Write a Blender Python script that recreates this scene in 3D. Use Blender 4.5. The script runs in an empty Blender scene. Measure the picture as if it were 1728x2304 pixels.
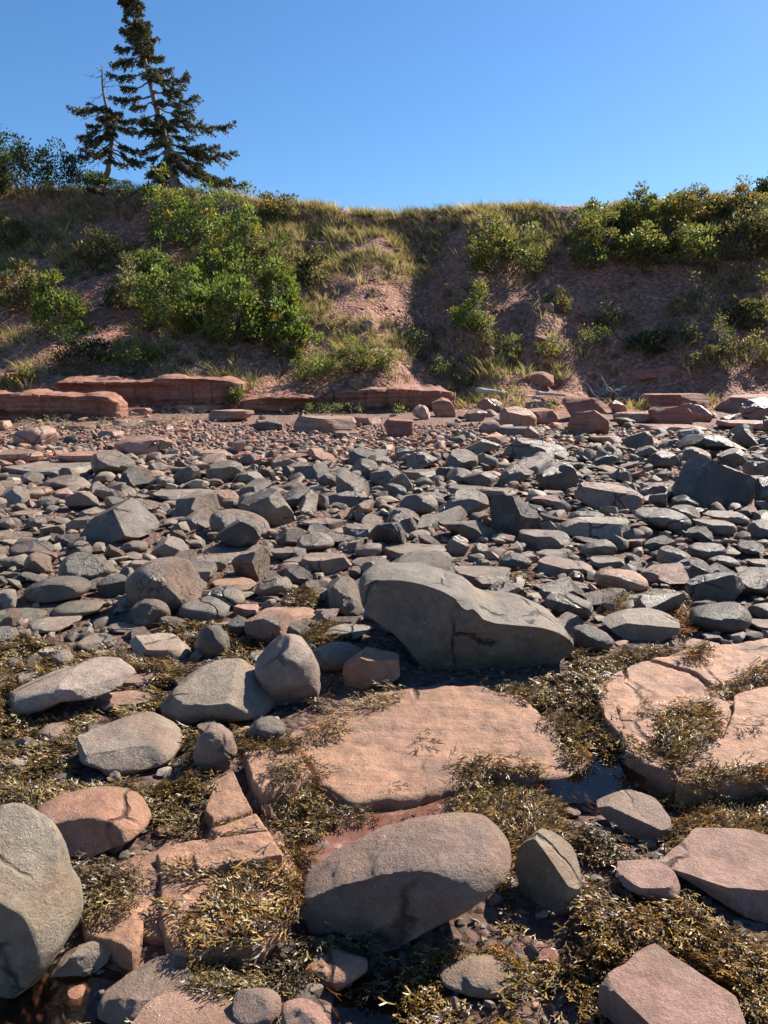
import bpy, bmesh, math, random
import numpy as np
from mathutils import Vector, Matrix
from mathutils.bvhtree import BVHTree

random.seed(7)
rng = np.random.default_rng(11)
scene = bpy.context.scene
COL = scene.collection

# ------------------------------------------------------------------ camera
FPX, PITCH, EYE = 1734.0, math.radians(10.0), 1.6
cd = bpy.data.cameras.new('camera')
cam = bpy.data.objects.new('camera', cd)
COL.objects.link(cam)
cam.location = (0, 0, EYE)
cam.rotation_euler = (math.radians(90) - PITCH, 0, 0)
cd.sensor_fit = 'VERTICAL'
cd.sensor_height = 24
cd.lens = 12.0 / (1152.0 / FPX)
cd.clip_start, cd.clip_end = 0.05, 3000
scene.camera = cam

# ------------------------------------------------------------------ sky, sun, exposure
SUN_AZ, SUN_EL = math.radians(50), math.radians(41)      # azimuth from +Y towards +X
world = bpy.data.worlds.new('World')
scene.world = world
world.use_nodes = True
wn = world.node_tree
bg = wn.nodes['Background']
sky = wn.nodes.new('ShaderNodeTexSky')
sky.sky_type = 'NISHITA'
sky.sun_disc = False
sky.sun_elevation, sky.sun_rotation = SUN_EL, SUN_AZ
sky.air_density, sky.dust_density, sky.ozone_density = 1.0, 0.3, 6.0
hs = wn.nodes.new('ShaderNodeHueSaturation')
hs.inputs['Saturation'].default_value = 1.14
wn.links.new(sky.outputs[0], hs.inputs['Color'])
wn.links.new(hs.outputs[0], bg.inputs[0])
bg.inputs[1].default_value = 0.068
sl = bpy.data.lights.new('sun', 'SUN')
sl.energy, sl.angle, sl.color = 5.0, math.radians(0.53), (1.0, 0.90, 0.77)
sun = bpy.data.objects.new('sun', sl)
COL.objects.link(sun)
S = Vector((math.sin(SUN_AZ) * math.cos(SUN_EL), math.cos(SUN_AZ) * math.cos(SUN_EL), math.sin(SUN_EL)))
sun.rotation_euler = S.to_track_quat('Z', 'Y').to_euler()
sun.location = (30, 30, 40)
vs = scene.view_settings
vs.view_transform, vs.look, vs.gamma, vs.exposure = 'Standard', 'None', 1.0, 1.2
vs.use_curve_mapping = False

# ------------------------------------------------------------------ projection helpers
FWD = np.array([0, math.cos(PITCH), -math.sin(PITCH)])
UPV = np.array([0, math.sin(PITCH), math.cos(PITCH)])
RGT = np.array([1.0, 0, 0])
CAM = np.array([0, 0, EYE])

def ray(px, py):
    return RGT * ((px - 864) / FPX) + UPV * ((1152 - py) / FPX) + FWD

def project(P):
    q = P - CAM
    d = q @ FWD
    return 864 + FPX * (q @ RGT) / d, 1152 - FPX * (q @ UPV) / d, d

def unproj(px, py, Y):
    d = ray(px, py)
    return CAM + d * (Y / d[1])

def onplane(px, py, z):
    d = ray(px, py)
    return CAM + d * ((z - EYE) / d[2])

def hsh(i, j, k, seed):
    h = (i * 374761393 + j * 668265263 + k * 2147483647 + seed * 1274126177) & 0xFFFFFFFF
    h = ((h ^ (h >> 13)) * 1274126177) & 0xFFFFFFFF
    return ((h ^ (h >> 16)) & 0xFFFF) / 32767.5 - 1.0

def vnoise(P, scale=1.0, seed=0):
    Q = np.asarray(P, dtype=float) * scale
    I = np.floor(Q).astype(np.int64)
    f = Q - I
    f = f * f * (3 - 2 * f)
    out = 0
    for a in (0, 1):
        for b in (0, 1):
            for c in (0, 1):
                w = (f[:, 0] if a else 1 - f[:, 0]) * (f[:, 1] if b else 1 - f[:, 1]) * (f[:, 2] if c else 1 - f[:, 2])
                out = out + w * hsh(I[:, 0] + a, I[:, 1] + b, I[:, 2] + c, seed)
    return out

def fbm(P, scale, seed, octs=3, gain=0.5):
    o, a = 0, 1.0
    for k in range(octs):
        o = o + a * vnoise(P, scale * 2 ** k, seed + 17 * k)
        a *= gain
    return o

def inpoly(x, y, poly):
    x = np.asarray(x); y = np.asarray(y)
    c = np.zeros(x.shape, bool)
    n = len(poly)
    for i in range(n):
        x0, y0 = poly[i]; x1, y1 = poly[i - 1]
        m = ((y0 > y) != (y1 > y)) & (x < (x1 - x0) * (y - y0) / ((y1 - y0) + 1e-12) + x0)
        c ^= m
    return c

# ------------------------------------------------------------------ terrain height
crest_px = [(-1500, 380), (-500, 405), (0, 432), (150, 428), (400, 432), (600, 455), (750, 470), (830, 482), (1000, 476),
            (1150, 471), (1300, 466), (1450, 458), (1728, 440), (2300, 420), (3300, 410)]
def yc_of(x):
    return np.interp(x, [-12, -3, 1.5, 5, 12], [28.9, 28.7, 28.2, 27.6, 27.2])
cx_, cz_ = [], []
for (a, b) in crest_px:
    Yc = 27.0
    for _ in range(8):
        p = unproj(a, b, Yc); Yc = float(yc_of(p[0]))
    cx_.append(p[0]); cz_.append(p[2])
POOLS = []   # (x, y, rx, ry, depth)
for (a, b, rx, ry, dp) in [(1390, 1775, .16, .16, .05), (100, 2245, .3, .2, .07), (860, 2255, .14, .2, .06), (1270, 2190, .09, .25, .06),
                           (600, 2120, .1, .2, .05)]:
    p = onplane(a, b, -0.05)
    POOLS.append((p[0], p[1], rx, ry, dp))

def H(x, y):
    x = np.atleast_1d(np.asarray(x, float)); y = np.atleast_1d(np.asarray(y, float))
    x, y = np.broadcast_arrays(x, y)
    sp = 0.9 * np.log1p(np.exp(np.clip((y - 3.9) / 0.9, -30, 30)))
    b = -0.06 + 0.058 * np.minimum(sp, 22)
    P = np.stack([x, y, np.zeros_like(x)], -1).reshape(-1, 3)
    nb = (0.035 * vnoise(P, 1.1, 3) + 0.018 * vnoise(P, 3.1, 4)).reshape(x.shape)
    b = b + nb * np.clip((y - 1.0) / 5, 0.35, 1)
    for (qx, qy, rx, ry, dp) in POOLS:
        b = b - dp * np.exp(-((x - qx) / rx) ** 2 - ((y - qy) / ry) ** 2)
    # bluff
    yb = 18.3 + 0.35 * vnoise(P, 0.35, 9).reshape(x.shape) + 0.5 * np.clip((x - 1) / 5, 0, 1.5)
    yc = yc_of(x) + 0.35 * vnoise(P, 0.5, 21).reshape(x.shape)
    zc = np.interp(x, cx_, cz_)
    s = np.clip((y - yb) / (yc - yb), 0, 1.0)
    zb = 0.75
    prof = np.interp(s, [0, .06, .14, .3, .5, .7, .86, .93, .97, 1.0], [0, .075, .13, .265, .445, .63, .785, .86, .965, 1.0])
    steep = np.interp(s, [0, .1, .22, .5, .8, 1.0], [0, .05, .13, .48, .9, 1.0])
    k = .6 * np.clip((x + .2) / 4.0, 0, 1)
    prof = prof * (1 - k) + steep * k
    bl = b * 0 + zb + (zc - zb) * prof
    env = np.clip(s * 6, 0, 1) * np.clip((1 - s) * 7, 0, 1)
    PS = P * np.array([1, .8, 1])
    lump = (0.34 * fbm(PS, .45, 31, 3) + 0.10 * fbm(PS, 1.7, 41, 3)).reshape(x.shape)
    # gully a little right of the middle, shallow ribs either side
    gx = 1.25 + 0.22 * (y - 18) / 8
    gul = -0.75 * np.exp(-((x - gx) / 0.95) ** 2) + 0.45 * np.exp(-((x + .5) / 1.1) ** 2) - 0.35 * np.exp(-((x - 6.2) / 1.5) ** 2)
    gul = gul - 0.4 * np.exp(-((x + 6.3) / .9) ** 2)
    rib = (0.30 * fbm(P * np.array([1, .35, 1]), .9, 55, 3)).reshape(x.shape) * np.clip((x - 1.5) / 3, 0, 1)
    bl = bl + env * (lump + gul + rib)
    beyond = np.clip(y - yc, 0, 1000)
    bl = bl + np.where(y > yc, -0.02 * beyond + 0.06 * vnoise(P, .8, 77).reshape(x.shape) * np.clip(beyond, 0, 1), 0)
    t = np.clip((y - yb + .5) / 0.9, 0, 1); t = t * t * (3 - 2 * t)
    return b * (1 - t) + np.maximum(bl, b) * t

GX0, GY0, GST = -17.0, 0.6, 0.05
_gx = np.arange(GX0, 17.01, GST); _gy = np.arange(GY0, 34.0, GST)
_GZ = H(*np.meshgrid(_gx, _gy))
def HF(x, y):
    """height read from a fine grid of H"""
    u = np.clip((np.asarray(x, float) - GX0) / GST, 0, len(_gx) - 1.001); v = np.clip((np.asarray(y, float) - GY0) / GST, 0, len(_gy) - 1.001)
    i = u.astype(int); j = v.astype(int); fu, fv = u - i, v - j
    return (_GZ[j, i] * (1 - fu) + _GZ[j, i + 1] * fu) * (1 - fv) + (_GZ[j + 1, i] * (1 - fu) + _GZ[j + 1, i + 1] * fu) * fv
def H1(x, y):
    return float(HF(x, y))

_TS = np.concatenate([np.arange(1.2, 8, .02), np.arange(8, 45, .03)])
def ray_ground(px, py):
    d = ray(px, py)
    P = CAM + _TS[:, None] * d
    g = P[:, 2] - HF(P[:, 0], P[:, 1])
    i = np.argmax(g < 0)
    if g[i] >= 0:
        i = len(_TS) - 1
    if i == 0:
        return P[0]
    f = g[i - 1] / (g[i - 1] - g[i] + 1e-9)
    return P[i - 1] * (1 - f) + P[i] * f

# ------------------------------------------------------------------ mesh helpers
def mesh_np(name, V, F, mat=None, smooth=True, col=None):
    V = np.ascontiguousarray(V, dtype=np.float32)
    F = np.ascontiguousarray(F, dtype=np.int32)
    n = F.shape[1]
    me = bpy.data.meshes.new(name)
    me.vertices.add(len(V)); me.vertices.foreach_set('co', V.ravel())
    me.loops.add(F.size); me.loops.foreach_set('vertex_index', F.ravel())
    me.polygons.add(len(F)); me.polygons.foreach_set('loop_start', np.arange(0, F.size, n, dtype=np.int32))
    if smooth:
        me.polygons.foreach_set('use_smooth', np.ones(len(F), dtype=bool))
    if col is not None:
        a = me.attributes.new('tint', 'FLOAT_COLOR', 'POINT')
        c = np.ones((len(V), 4), np.float32); c[:, :3] = col
        a.data.foreach_set('color', c.ravel())
    me.update(); me.validate()
    if mat: me.materials.append(mat)
    return me

def obj(name, me, parent=None, loc=(0, 0, 0), color=None):
    o = bpy.data.objects.new(name, me)
    COL.objects.link(o)
    o.location = loc
    if parent: o.parent = parent
    if color is not None: o.color = (*color, 1)
    return o

def tag(o, label=None, cat=None, group=None, kind=None):
    if label: o['label'] = label
    if cat: o['category'] = cat
    if group: o['group'] = group
    if kind: o['kind'] = kind
    return o

_ICO = {}
def ico(n):
    if n not in _ICO:
        bm = bmesh.new()
        bmesh.ops.create_icosphere(bm, subdivisions=n, radius=1)
        bm.verts.ensure_lookup_table()
        V = np.array([v.co[:] for v in bm.verts])
        F = np.array([[v.index for v in f.verts] for f in bm.faces])
        bm.free()
        V /= np.linalg.norm(V, axis=1)[:, None]
        _ICO[n] = (V, F)
    return _ICO[n]

class Buf:
    def __init__(s): s.V, s.F, s.C, s.n = [], [], [], 0
    def add(s, V, F, c=None):
        s.V.append(np.asarray(V, float)); s.F.append(np.asarray(F) + s.n); s.n += len(V)
        if c is not None: s.C.append(np.broadcast_to(np.asarray(c, float), (len(V), 3)))
    def mesh(s, name, mat, smooth=True):
        return mesh_np(name, np.concatenate(s.V), np.concatenate(s.F), mat, smooth, np.concatenate(s.C) if s.C else None)

def tube(pts, rad, sides=7):
    pts = np.asarray(pts, float); n = len(pts)
    T = np.gradient(pts, axis=0); T /= np.linalg.norm(T, axis=1)[:, None] + 1e-9
    ref = np.array([0.31, 0.92, 0.22]); V = []
    a = np.arange(sides) * 2 * math.pi / sides
    for i in range(n):
        u = np.cross(T[i], ref); u /= np.linalg.norm(u) + 1e-9
        w = np.cross(T[i], u)
        V.append(pts[i] + rad[i] * (np.cos(a)[:, None] * u + np.sin(a)[:, None] * w))
    V = np.concatenate(V); F = []
    for i in range(n - 1):
        for k in range(sides):
            k2 = (k + 1) % sides
            F.append((i * sides + k, i * sides + k2, (i + 1) * sides + k2, (i + 1) * sides + k))
    V = np.concatenate([V, pts[:1], pts[-1:]])
    F = [list(f) for f in F]
    for k in range(sides):
        k2 = (k + 1) % sides
        F.append([k2, k, len(V) - 2, len(V) - 2])
        F.append([(n - 1) * sides + k, (n - 1) * sides + k2, len(V) - 1, len(V) - 1])
    T3 = []
    for f in F:
        T3.append([f[0], f[1], f[2]])
        if f[3] != f[2]: T3.append([f[0], f[2], f[3]])
    return V, np.array(T3)

# ------------------------------------------------------------------ materials
def newmat(name):
    m = bpy.data.materials.new(name); m.use_nodes = True
    nt = m.node_tree
    return m, nt, nt.nodes['Principled BSDF']

def N(nt, t, **kw):
    n = nt.nodes.new(t)
    for k, v in kw.items(): setattr(n, k, v)
    return n

def mixc(nt, fac, a, b, mode='MIX'):
    n = N(nt, 'ShaderNodeMix', data_type='RGBA', blend_type=mode)
    for sock, v in ((n.inputs[0], fac), (n.inputs[6], a), (n.inputs[7], b)):
        if hasattr(v, 'is_output'): nt.links.new(v, sock)
        elif isinstance(v, (int, float)): sock.default_value = v
        else: sock.default_value = (*v, 1)
    return n.outputs[2]

def ramp(nt, src, stops):
    r = N(nt, 'ShaderNodeValToRGB')
    e = r.color_ramp.elements
    e[0].position, e[0].color = stops[0][0], (*[stops[0][1]] * 3, 1)
    e[1].position, e[1].color = stops[-1][0], (*[stops[-1][1]] * 3, 1)
    for p, v in stops[1:-1]:
        x = e.new(p); x.color = (v, v, v, 1)
    nt.links.new(src, r.inputs[0])
    return r.outputs[0]

def rock_mat(name, source='object', barn=0.0, rough=0.8, freq=1.0, bump=0.5, strata=0.0, stain=(0.30, 0.16, 0.10), stain_amt=0.35, pale=0.25, crack=0.0, bed=0.0):
    m, nt, bs = newmat(name)
    L = nt.links.new
    tc = N(nt, 'ShaderNodeTexCoord'); oi = N(nt, 'ShaderNodeObjectInfo')
    vm = N(nt, 'ShaderNodeVectorMath', operation='ADD')
    L(tc.outputs['Object'], vm.inputs[0])
    sc = N(nt, 'ShaderNodeVectorMath', operation='SCALE'); sc.inputs[3].default_value = 37.0
    cb = N(nt, 'ShaderNodeCombineXYZ'); L(oi.outputs['Random'], cb.inputs[0]); L(oi.outputs['Random'], cb.inputs[2])
    L(cb.outputs[0], sc.inputs[0]); L(sc.outputs[0], vm.inputs[1])
    vec = vm.outputs[0]
    def noise(scale, detail=6, rg=0.6):
        n = N(nt, 'ShaderNodeTexNoise'); n.inputs['Scale'].default_value = scale * freq
        n.inputs['Detail'].default_value = detail; n.inputs['Roughness'].default_value = rg
        L(vec, n.inputs['Vector']); return n.outputs[0]
    if source == 'object': base = oi.outputs['Color']
    else:
        at = N(nt, 'ShaderNodeAttribute', attribute_name='tint'); base = at.outputs['Color']
    n1, n2, n3 = noise(3.2), noise(11, 9, .72), noise(80, 5, .75)
    c = mixc(nt, 1.0, base, ramp(nt, n1, [(.28, .72), (.72, 1.28)]), 'MULTIPLY')
    c = mixc(nt, 1.0, c, ramp(nt, n2, [(.3, .68), (.7, 1.3)]), 'MULTIPLY')
    c = mixc(nt, 1.0, c, ramp(nt, n3, [(.3, .7), (.7, 1.32)]), 'MULTIPLY')
    n4 = noise(1.7, 5, .65)
    st = N(nt, 'ShaderNodeMath', operation='MULTIPLY'); L(ramp(nt, n4, [(.5, 0), (.66, 1)]), st.inputs[0]); st.inputs[1].default_value = stain_amt
    c = mixc(nt, st.outputs[0], c, stain)
    n5 = noise(6.0, 8, .72)
    pl = N(nt, 'ShaderNodeMath', operation='MULTIPLY'); L(ramp(nt, n5, [(.56, 0), (.7, 1)]), pl.inputs[0]); pl.inputs[1].default_value = pale
    c = mixc(nt, pl.outputs[0], c, (.40, .35, .29))
    hsrc = n2
    bp = N(nt, 'ShaderNodeBump'); bp.inputs['Strength'].default_value = bump; bp.inputs['Distance'].default_value = 0.035 / freq
    ad = N(nt, 'ShaderNodeMath', operation='MULTIPLY_ADD'); L(n3, ad.inputs[0]); ad.inputs[1].default_value = 0.35; L(hsrc, ad.inputs[2])
    height = ad.outputs[0]
    if strata:
        wv = N(nt, 'ShaderNodeTexNoise'); wv.inputs['Scale'].default_value = 1.0; wv.inputs['Detail'].default_value = 6
        mp = N(nt, 'ShaderNodeMapping'); mp.inputs['Scale'].default_value = (1.0, 1.0, 22.0); L(vec, mp.inputs[0]); L(mp.outputs[0], wv.inputs['Vector'])
        s2 = N(nt, 'ShaderNodeMath', operation='MULTIPLY_ADD'); L(wv.outputs[0], s2.inputs[0]); s2.inputs[1].default_value = strata; L(height, s2.inputs[2])
        height = s2.outputs[0]
        c = mixc(nt, .5, c, mixc(nt, 1.0, c, ramp(nt, wv.outputs[0], [(.35, .55), (.65, 1.35)]), 'MULTIPLY'))
    if bed:
        b1 = N(nt, 'ShaderNodeTexNoise'); b1.inputs['Scale'].default_value = 1.6; b1.inputs['Detail'].default_value = 7; b1.inputs['Roughness'].default_value = .65
        mp2 = N(nt, 'ShaderNodeMapping'); mp2.inputs['Rotation'].default_value = (0, 0, .5); mp2.inputs['Scale'].default_value = (1.6, 9, 9); L(vec, mp2.inputs[0]); L(mp2.outputs[0], b1.inputs['Vector'])
        c = mixc(nt, .55, c, mixc(nt, 1.0, c, ramp(nt, b1.outputs[0], [(.3, .55), (.7, 1.4)]), 'MULTIPLY'))
        s4 = N(nt, 'ShaderNodeMath', operation='MULTIPLY_ADD'); L(b1.outputs[0], s4.inputs[0]); s4.inputs[1].default_value = bed; L(height, s4.inputs[2]); height = s4.outputs[0]
    if crack:
        wn_ = N(nt, 'ShaderNodeTexNoise'); wn_.inputs['Scale'].default_value = 2.5; wn_.inputs['Detail'].default_value = 5; L(vec, wn_.inputs['Vector'])
        wsc = N(nt, 'ShaderNodeVectorMath', operation='SCALE'); wsc.inputs[3].default_value = .35; L(wn_.outputs['Color'], wsc.inputs[0])
        wad = N(nt, 'ShaderNodeVectorMath', operation='ADD'); L(vec, wad.inputs[0]); L(wsc.outputs[0], wad.inputs[1])
        cv = N(nt, 'ShaderNodeTexVoronoi', feature='DISTANCE_TO_EDGE'); cv.inputs['Scale'].default_value = crack; L(wad.outputs[0], cv.inputs['Vector'])
        ln_ = N(nt, 'ShaderNodeMath', operation='MULTIPLY'); L(ramp(nt, cv.outputs['Distance'], [(.004, 1), (.022, 0)]), ln_.inputs[0]); L(ramp(nt, noise(1.1, 3), [(.48, 0), (.56, 1)]), ln_.inputs[1])
        c = mixc(nt, ln_.outputs[0], c, mixc(nt, 1.0, c, (.3, .27, .25), 'MULTIPLY'))
        s5 = N(nt, 'ShaderNodeMath', operation='MULTIPLY_ADD'); L(ln_.outputs[0], s5.inputs[0]); s5.inputs[1].default_value = -1.0; L(height, s5.inputs[2]); height = s5.outputs[0]
    if barn:
        # clusters of white barnacles, dots gathered in patches
        vo = N(nt, 'ShaderNodeTexVoronoi', feature='F1'); vo.inputs['Scale'].default_value = 75; L(vec, vo.inputs['Vector'])
        dot = ramp(nt, vo.outputs['Distance'], [(.16, 1), (.27, 0)])
        pt = noise(5.5, 4, .6)
        mk = N(nt, 'ShaderNodeMath', operation='MULTIPLY'); L(dot, mk.inputs[0]); L(ramp(nt, pt, [(.53, 0), (.66, barn)]), mk.inputs[1])
        wp = N(nt, 'ShaderNodeMath', operation='GREATER_THAN'); wp.inputs[1].default_value = .4
        sepc = N(nt, 'ShaderNodeSeparateColor'); L(vo.outputs['Color'], sepc.inputs[0]); L(sepc.outputs[0], wp.inputs[0])
        mk2 = N(nt, 'ShaderNodeMath', operation='MULTIPLY'); L(mk.outputs[0], mk2.inputs[0]); L(wp.outputs[0], mk2.inputs[1])
        c = mixc(nt, mk2.outputs[0], c, (.62, .60, .55))
        h3 = N(nt, 'ShaderNodeMath', operation='MULTIPLY_ADD'); L(mk2.outputs[0], h3.inputs[0]); h3.inputs[1].default_value = .5; L(height, h3.inputs[2])
        height = h3.outputs[0]
    L(height, bp.inputs['Height'])
    L(c, bs.inputs['Base Color']); L(bp.outputs[0], bs.inputs['Normal'])
    L(ramp(nt, n1, [(.3, rough - .12), (.7, rough + .1)]), bs.inputs['Roughness'])
    bs.inputs['Specular IOR Level'].default_value = .5
    return m

M = {}
M['rock'] = rock_mat('sea_worn_rock', barn=0.0, bump=.75, rough=.34, crack=2.2, stain=(.27, .16, .10), stain_amt=.5, pale=.35)
M['shore'] = rock_mat('barnacled_rock', barn=1.0, bump=1.0, rough=.48, freq=1.6, crack=1.6, stain=(.27, .16, .095), stain_amt=.6, pale=.35)
M['slab'] = rock_mat('orange_sandstone', bump=.8, rough=.6, freq=1.5, crack=1.3, bed=1.0, stain=(.13, .075, .055), stain_amt=.6, pale=.15)
M['ledge'] = rock_mat('red_sandstone', bump=.7, strata=1.6, freq=.8, rough=.82, stain=(.22, .09, .065), stain_amt=.4, pale=.06)
M['gravel'] = rock_mat('loose_pebbles', source='attr', bump=.3, rough=.75, stain_amt=0, pale=.1)
M['soilrock'] = rock_mat('bluff_rubble', bump=.6, rough=.88, stain=(.18, .075, .055), pale=.05)

def ground_mat(name, c1, c2, c3, scale, bumpd, wet=False):
    m, nt, bs = newmat(name); L = nt.links.new
    tc = N(nt, 'ShaderNodeTexCoord'); vec = tc.outputs['Object']
    def noise(s, d=6, r=.6):
        n = N(nt, 'ShaderNodeTexNoise'); n.inputs['Scale'].default_value = s; n.inputs['Detail'].default_value = d
        n.inputs['Roughness'].default_value = r; L(vec, n.inputs['Vector']); return n.outputs[0]
    vo = N(nt, 'ShaderNodeTexVoronoi'); vo.inputs['Scale'].default_value = scale; L(vec, vo.inputs['Vector'])
    sp = N(nt, 'ShaderNodeSeparateColor'); L(vo.outputs['Color'], sp.inputs[0])
    c = mixc(nt, ramp(nt, noise(1.3), [(.35, 0), (.65, 1)]), c1, c2)
    c = mixc(nt, ramp(nt, sp.outputs[0], [(.3, 0), (1, .8)]), c, c3)
    c = mixc(nt, 1.0, c, ramp(nt, noise(30, 6, .7), [(.3, .6), (.7, 1.35)]), 'MULTIPLY')
    c = mixc(nt, 1.0, c, ramp(nt, sp.outputs[1], [(0, .65), (1, 1.3)]), 'MULTIPLY')
    if wet:
        sx = N(nt, 'ShaderNodeSeparateXYZ'); L(vec, sx.inputs[0])
        wv = N(nt, 'ShaderNodeMath', operation='MULTIPLY_ADD'); L(noise(.9, 3), wv.inputs[0]); wv.inputs[1].default_value = 3.0; L(sx.outputs[1], wv.inputs[2])
        mr = N(nt, 'ShaderNodeMapRange'); mr.inputs[1].default_value, mr.inputs[2].default_value, mr.inputs[3].default_value, mr.inputs[4].default_value = 6.5, 12.5, .55, 1.0
        L(wv.outputs[0], mr.inputs[0])
        c = mixc(nt, 1.0, c, mr.outputs[0], 'MULTIPLY')
    inv = N(nt, 'ShaderNodeMath', operation='MULTIPLY_ADD'); L(vo.outputs['Distance'], inv.inputs[0]); inv.inputs[1].default_value = -1.0
    L(noise(9, 8, .7), inv.inputs[2])
    bp = N(nt, 'ShaderNodeBump'); bp.inputs['Strength'].default_value = .9; bp.inputs['Distance'].default_value = bumpd
    L(inv.outputs[0], bp.inputs['Height'])
    L(c, bs.inputs['Base Color']); L(bp.outputs[0], bs.inputs['Normal'])
    bs.inputs['Roughness'].default_value = .85; bs.inputs['Specular IOR Level'].default_value = .3
    return m
M['beach'] = ground_mat('shingle_gravel', (.15, .085, .065), (.20, .12, .095), (.27, .17, .14), 26, .03, True)
M['bluff'] = ground_mat('red_bluff_soil', (.30, .135, .09), (.22, .11, .075), (.40, .21, .15), 11, .07)
M['turf'] = ground_mat('turf', (.13, .10, .045), (.10, .09, .035), (.18, .13, .07), 8, .05)

def leaf_mat(name, rough=.5, trans=.45, spec=.4, thru=(1.25, 1.25, .75)):
    m, nt, bs = newmat(name); L = nt.links.new
    at = N(nt, 'ShaderNodeAttribute', attribute_name='tint')
    L(at.outputs['Color'], bs.inputs['Base Color'])
    bs.inputs['Roughness'].default_value = rough; bs.inputs['Specular IOR Level'].default_value = spec
    tr = N(nt, 'ShaderNodeBsdfTranslucent')
    g = N(nt, 'ShaderNodeMix', data_type='RGBA', blend_type='MULTIPLY'); g.inputs[0].default_value = 1
    L(at.outputs['Color'], g.inputs[6]); g.inputs[7].default_value = (*thru, 1)
    L(g.outputs[2], tr.inputs[0])
    mx = N(nt, 'ShaderNodeMixShader'); mx.inputs[0].default_value = trans
    L(bs.outputs[0], mx.inputs[1]); L(tr.outputs[0], mx.inputs[2])
    L(mx.outputs[0], nt.nodes['Material Output'].inputs['Surface'])
    return m
M['leaf'] = leaf_mat('shrub_leaf', .5, .5, .3)
M['needle'] = leaf_mat('spruce_needle', .6, .18, .3)
M['grass'] = leaf_mat('dry_grass', .6, .45, .3)
M['weed'] = leaf_mat('rockweed', .42, .25, .45, (1.3, 1.0, .6))
M['wrack'] = leaf_mat('dry_wrack', .8, .2, .2)

def bark_mat(name, c1, c2):
    m, nt, bs = newmat(name); L = nt.links.new
    tc = N(nt, 'ShaderNodeTexCoord'); n = N(nt, 'ShaderNodeTexNoise'); n.inputs['Scale'].default_value = 14; n.inputs['Detail'].default_value = 8
    mp = N(nt, 'ShaderNodeMapping'); mp.inputs['Scale'].default_value = (1, 1, .25); L(tc.outputs['Object'], mp.inputs[0]); L(mp.outputs[0], n.inputs['Vector'])
    L(mixc(nt, ramp(nt, n.outputs[0], [(.3, 0), (.7, 1)]), c1, c2), bs.inputs['Base Color'])
    bp = N(nt, 'ShaderNodeBump'); bp.inputs['Distance'].default_value = .02; L(n.outputs[0], bp.inputs['Height']); L(bp.outputs[0], bs.inputs['Normal'])
    bs.inputs['Roughness'].default_value = .85
    return m
M['bark'] = bark_mat('spruce_bark', (.13, .10, .085), (.27, .23, .20))
M['twig'] = bark_mat('dead_twig', (.16, .13, .11), (.30, .26, .22))
M['drift'] = bark_mat('bleached_driftwood', (.26, .23, .20), (.48, .44, .39))

m, nt, bs = newmat('pool_water')
gl = N(nt, 'ShaderNodeBsdfGlossy'); gl.inputs['Roughness'].default_value = .03
tp = N(nt, 'ShaderNodeBsdfTransparent'); tp.inputs[0].default_value = (.86, .70, .56, 1)
fr = N(nt, 'ShaderNodeFresnel'); fr.inputs[0].default_value = 1.33
tcw = N(nt, 'ShaderNodeTexCoord'); nz = N(nt, 'ShaderNodeTexNoise'); nz.inputs['Scale'].default_value = 11; nt.links.new(tcw.outputs['Object'], nz.inputs['Vector'])
bpw = N(nt, 'ShaderNodeBump'); bpw.inputs['Distance'].default_value = .004; bpw.inputs['Strength'].default_value = .25
nt.links.new(nz.outputs[0], bpw.inputs['Height']); nt.links.new(bpw.outputs[0], gl.inputs['Normal']); nt.links.new(bpw.outputs[0], fr.inputs['Normal'])
mx = N(nt, 'ShaderNodeMixShader'); nt.links.new(fr.outputs[0], mx.inputs[0]); nt.links.new(tp.outputs[0], mx.inputs[1]); nt.links.new(gl.outputs[0], mx.inputs[2])
nt.links.new(mx.outputs[0], nt.nodes['Material Output'].inputs['Surface'])
M['water'] = m

M['wetslab'] = rock_mat('wet_sandstone', bump=.35, rough=.24, freq=1.5, stain=(.16, .08, .06), stain_amt=.4, pale=.03)
# ------------------------------------------------------------------ terrain meshes
def sheet(name, xs, ys, mat):
    X, Y = np.meshgrid(xs, ys)
    Z = H(X, Y)
    V = np.stack([X.ravel(), Y.ravel(), Z.ravel()], -1)
    nx, ny = len(xs), len(ys)
    i = (np.arange(ny - 1)[:, None] * nx + np.arange(nx - 1)).ravel()
    F = np.stack([i, i + 1, i + nx + 1, i + nx], -1)
    o = obj(name, mesh_np(name, V, F, mat)); tag(o, kind='structure')
    return o
def spaced(segs):
    out = []
    for a, b, st in segs: out.append(np.arange(a, b, st))
    return np.concatenate(out + [[segs[-1][1]]])
beach = sheet('beach', spaced([(-150, -20, 6), (-20, -3, .25), (-3, 3, .06), (3, 20, .25), (20, 150, 6)]),
              spaced([(-14, .5, .8), (.5, 6, .06), (6, 18.0, .15)]), M['beach'])
bluff = sheet('bluff', spaced([(-150, -22, 5), (-22, -12, .4), (-12, 12, .1), (12, 22, .4), (22, 150, 5)]),
              spaced([(18.0, 30.4, .1), (30.4, 34, .6), (34, 300, 20)]), M['bluff'])
beach['label'] = 'reddish shingle and gravel sloping gently up to the bluff'
bluff['label'] = 'steep eroded red earth bluff with a grassy top'

# ------------------------------------------------------------------ rocks
REG = {'1': (0, 1200), '2': (864, 1200), '3': (0, 1704), '4': (864, 1704), 'A': (0, 800), 'B': (864, 800), 'C': (0, 400), 'D': (864, 400)}
def PX(reg, pts):
    ox, oy = REG[reg]
    return [(x / 1.92 + ox, y / 1.92 + oy) for x, y in pts]

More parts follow.
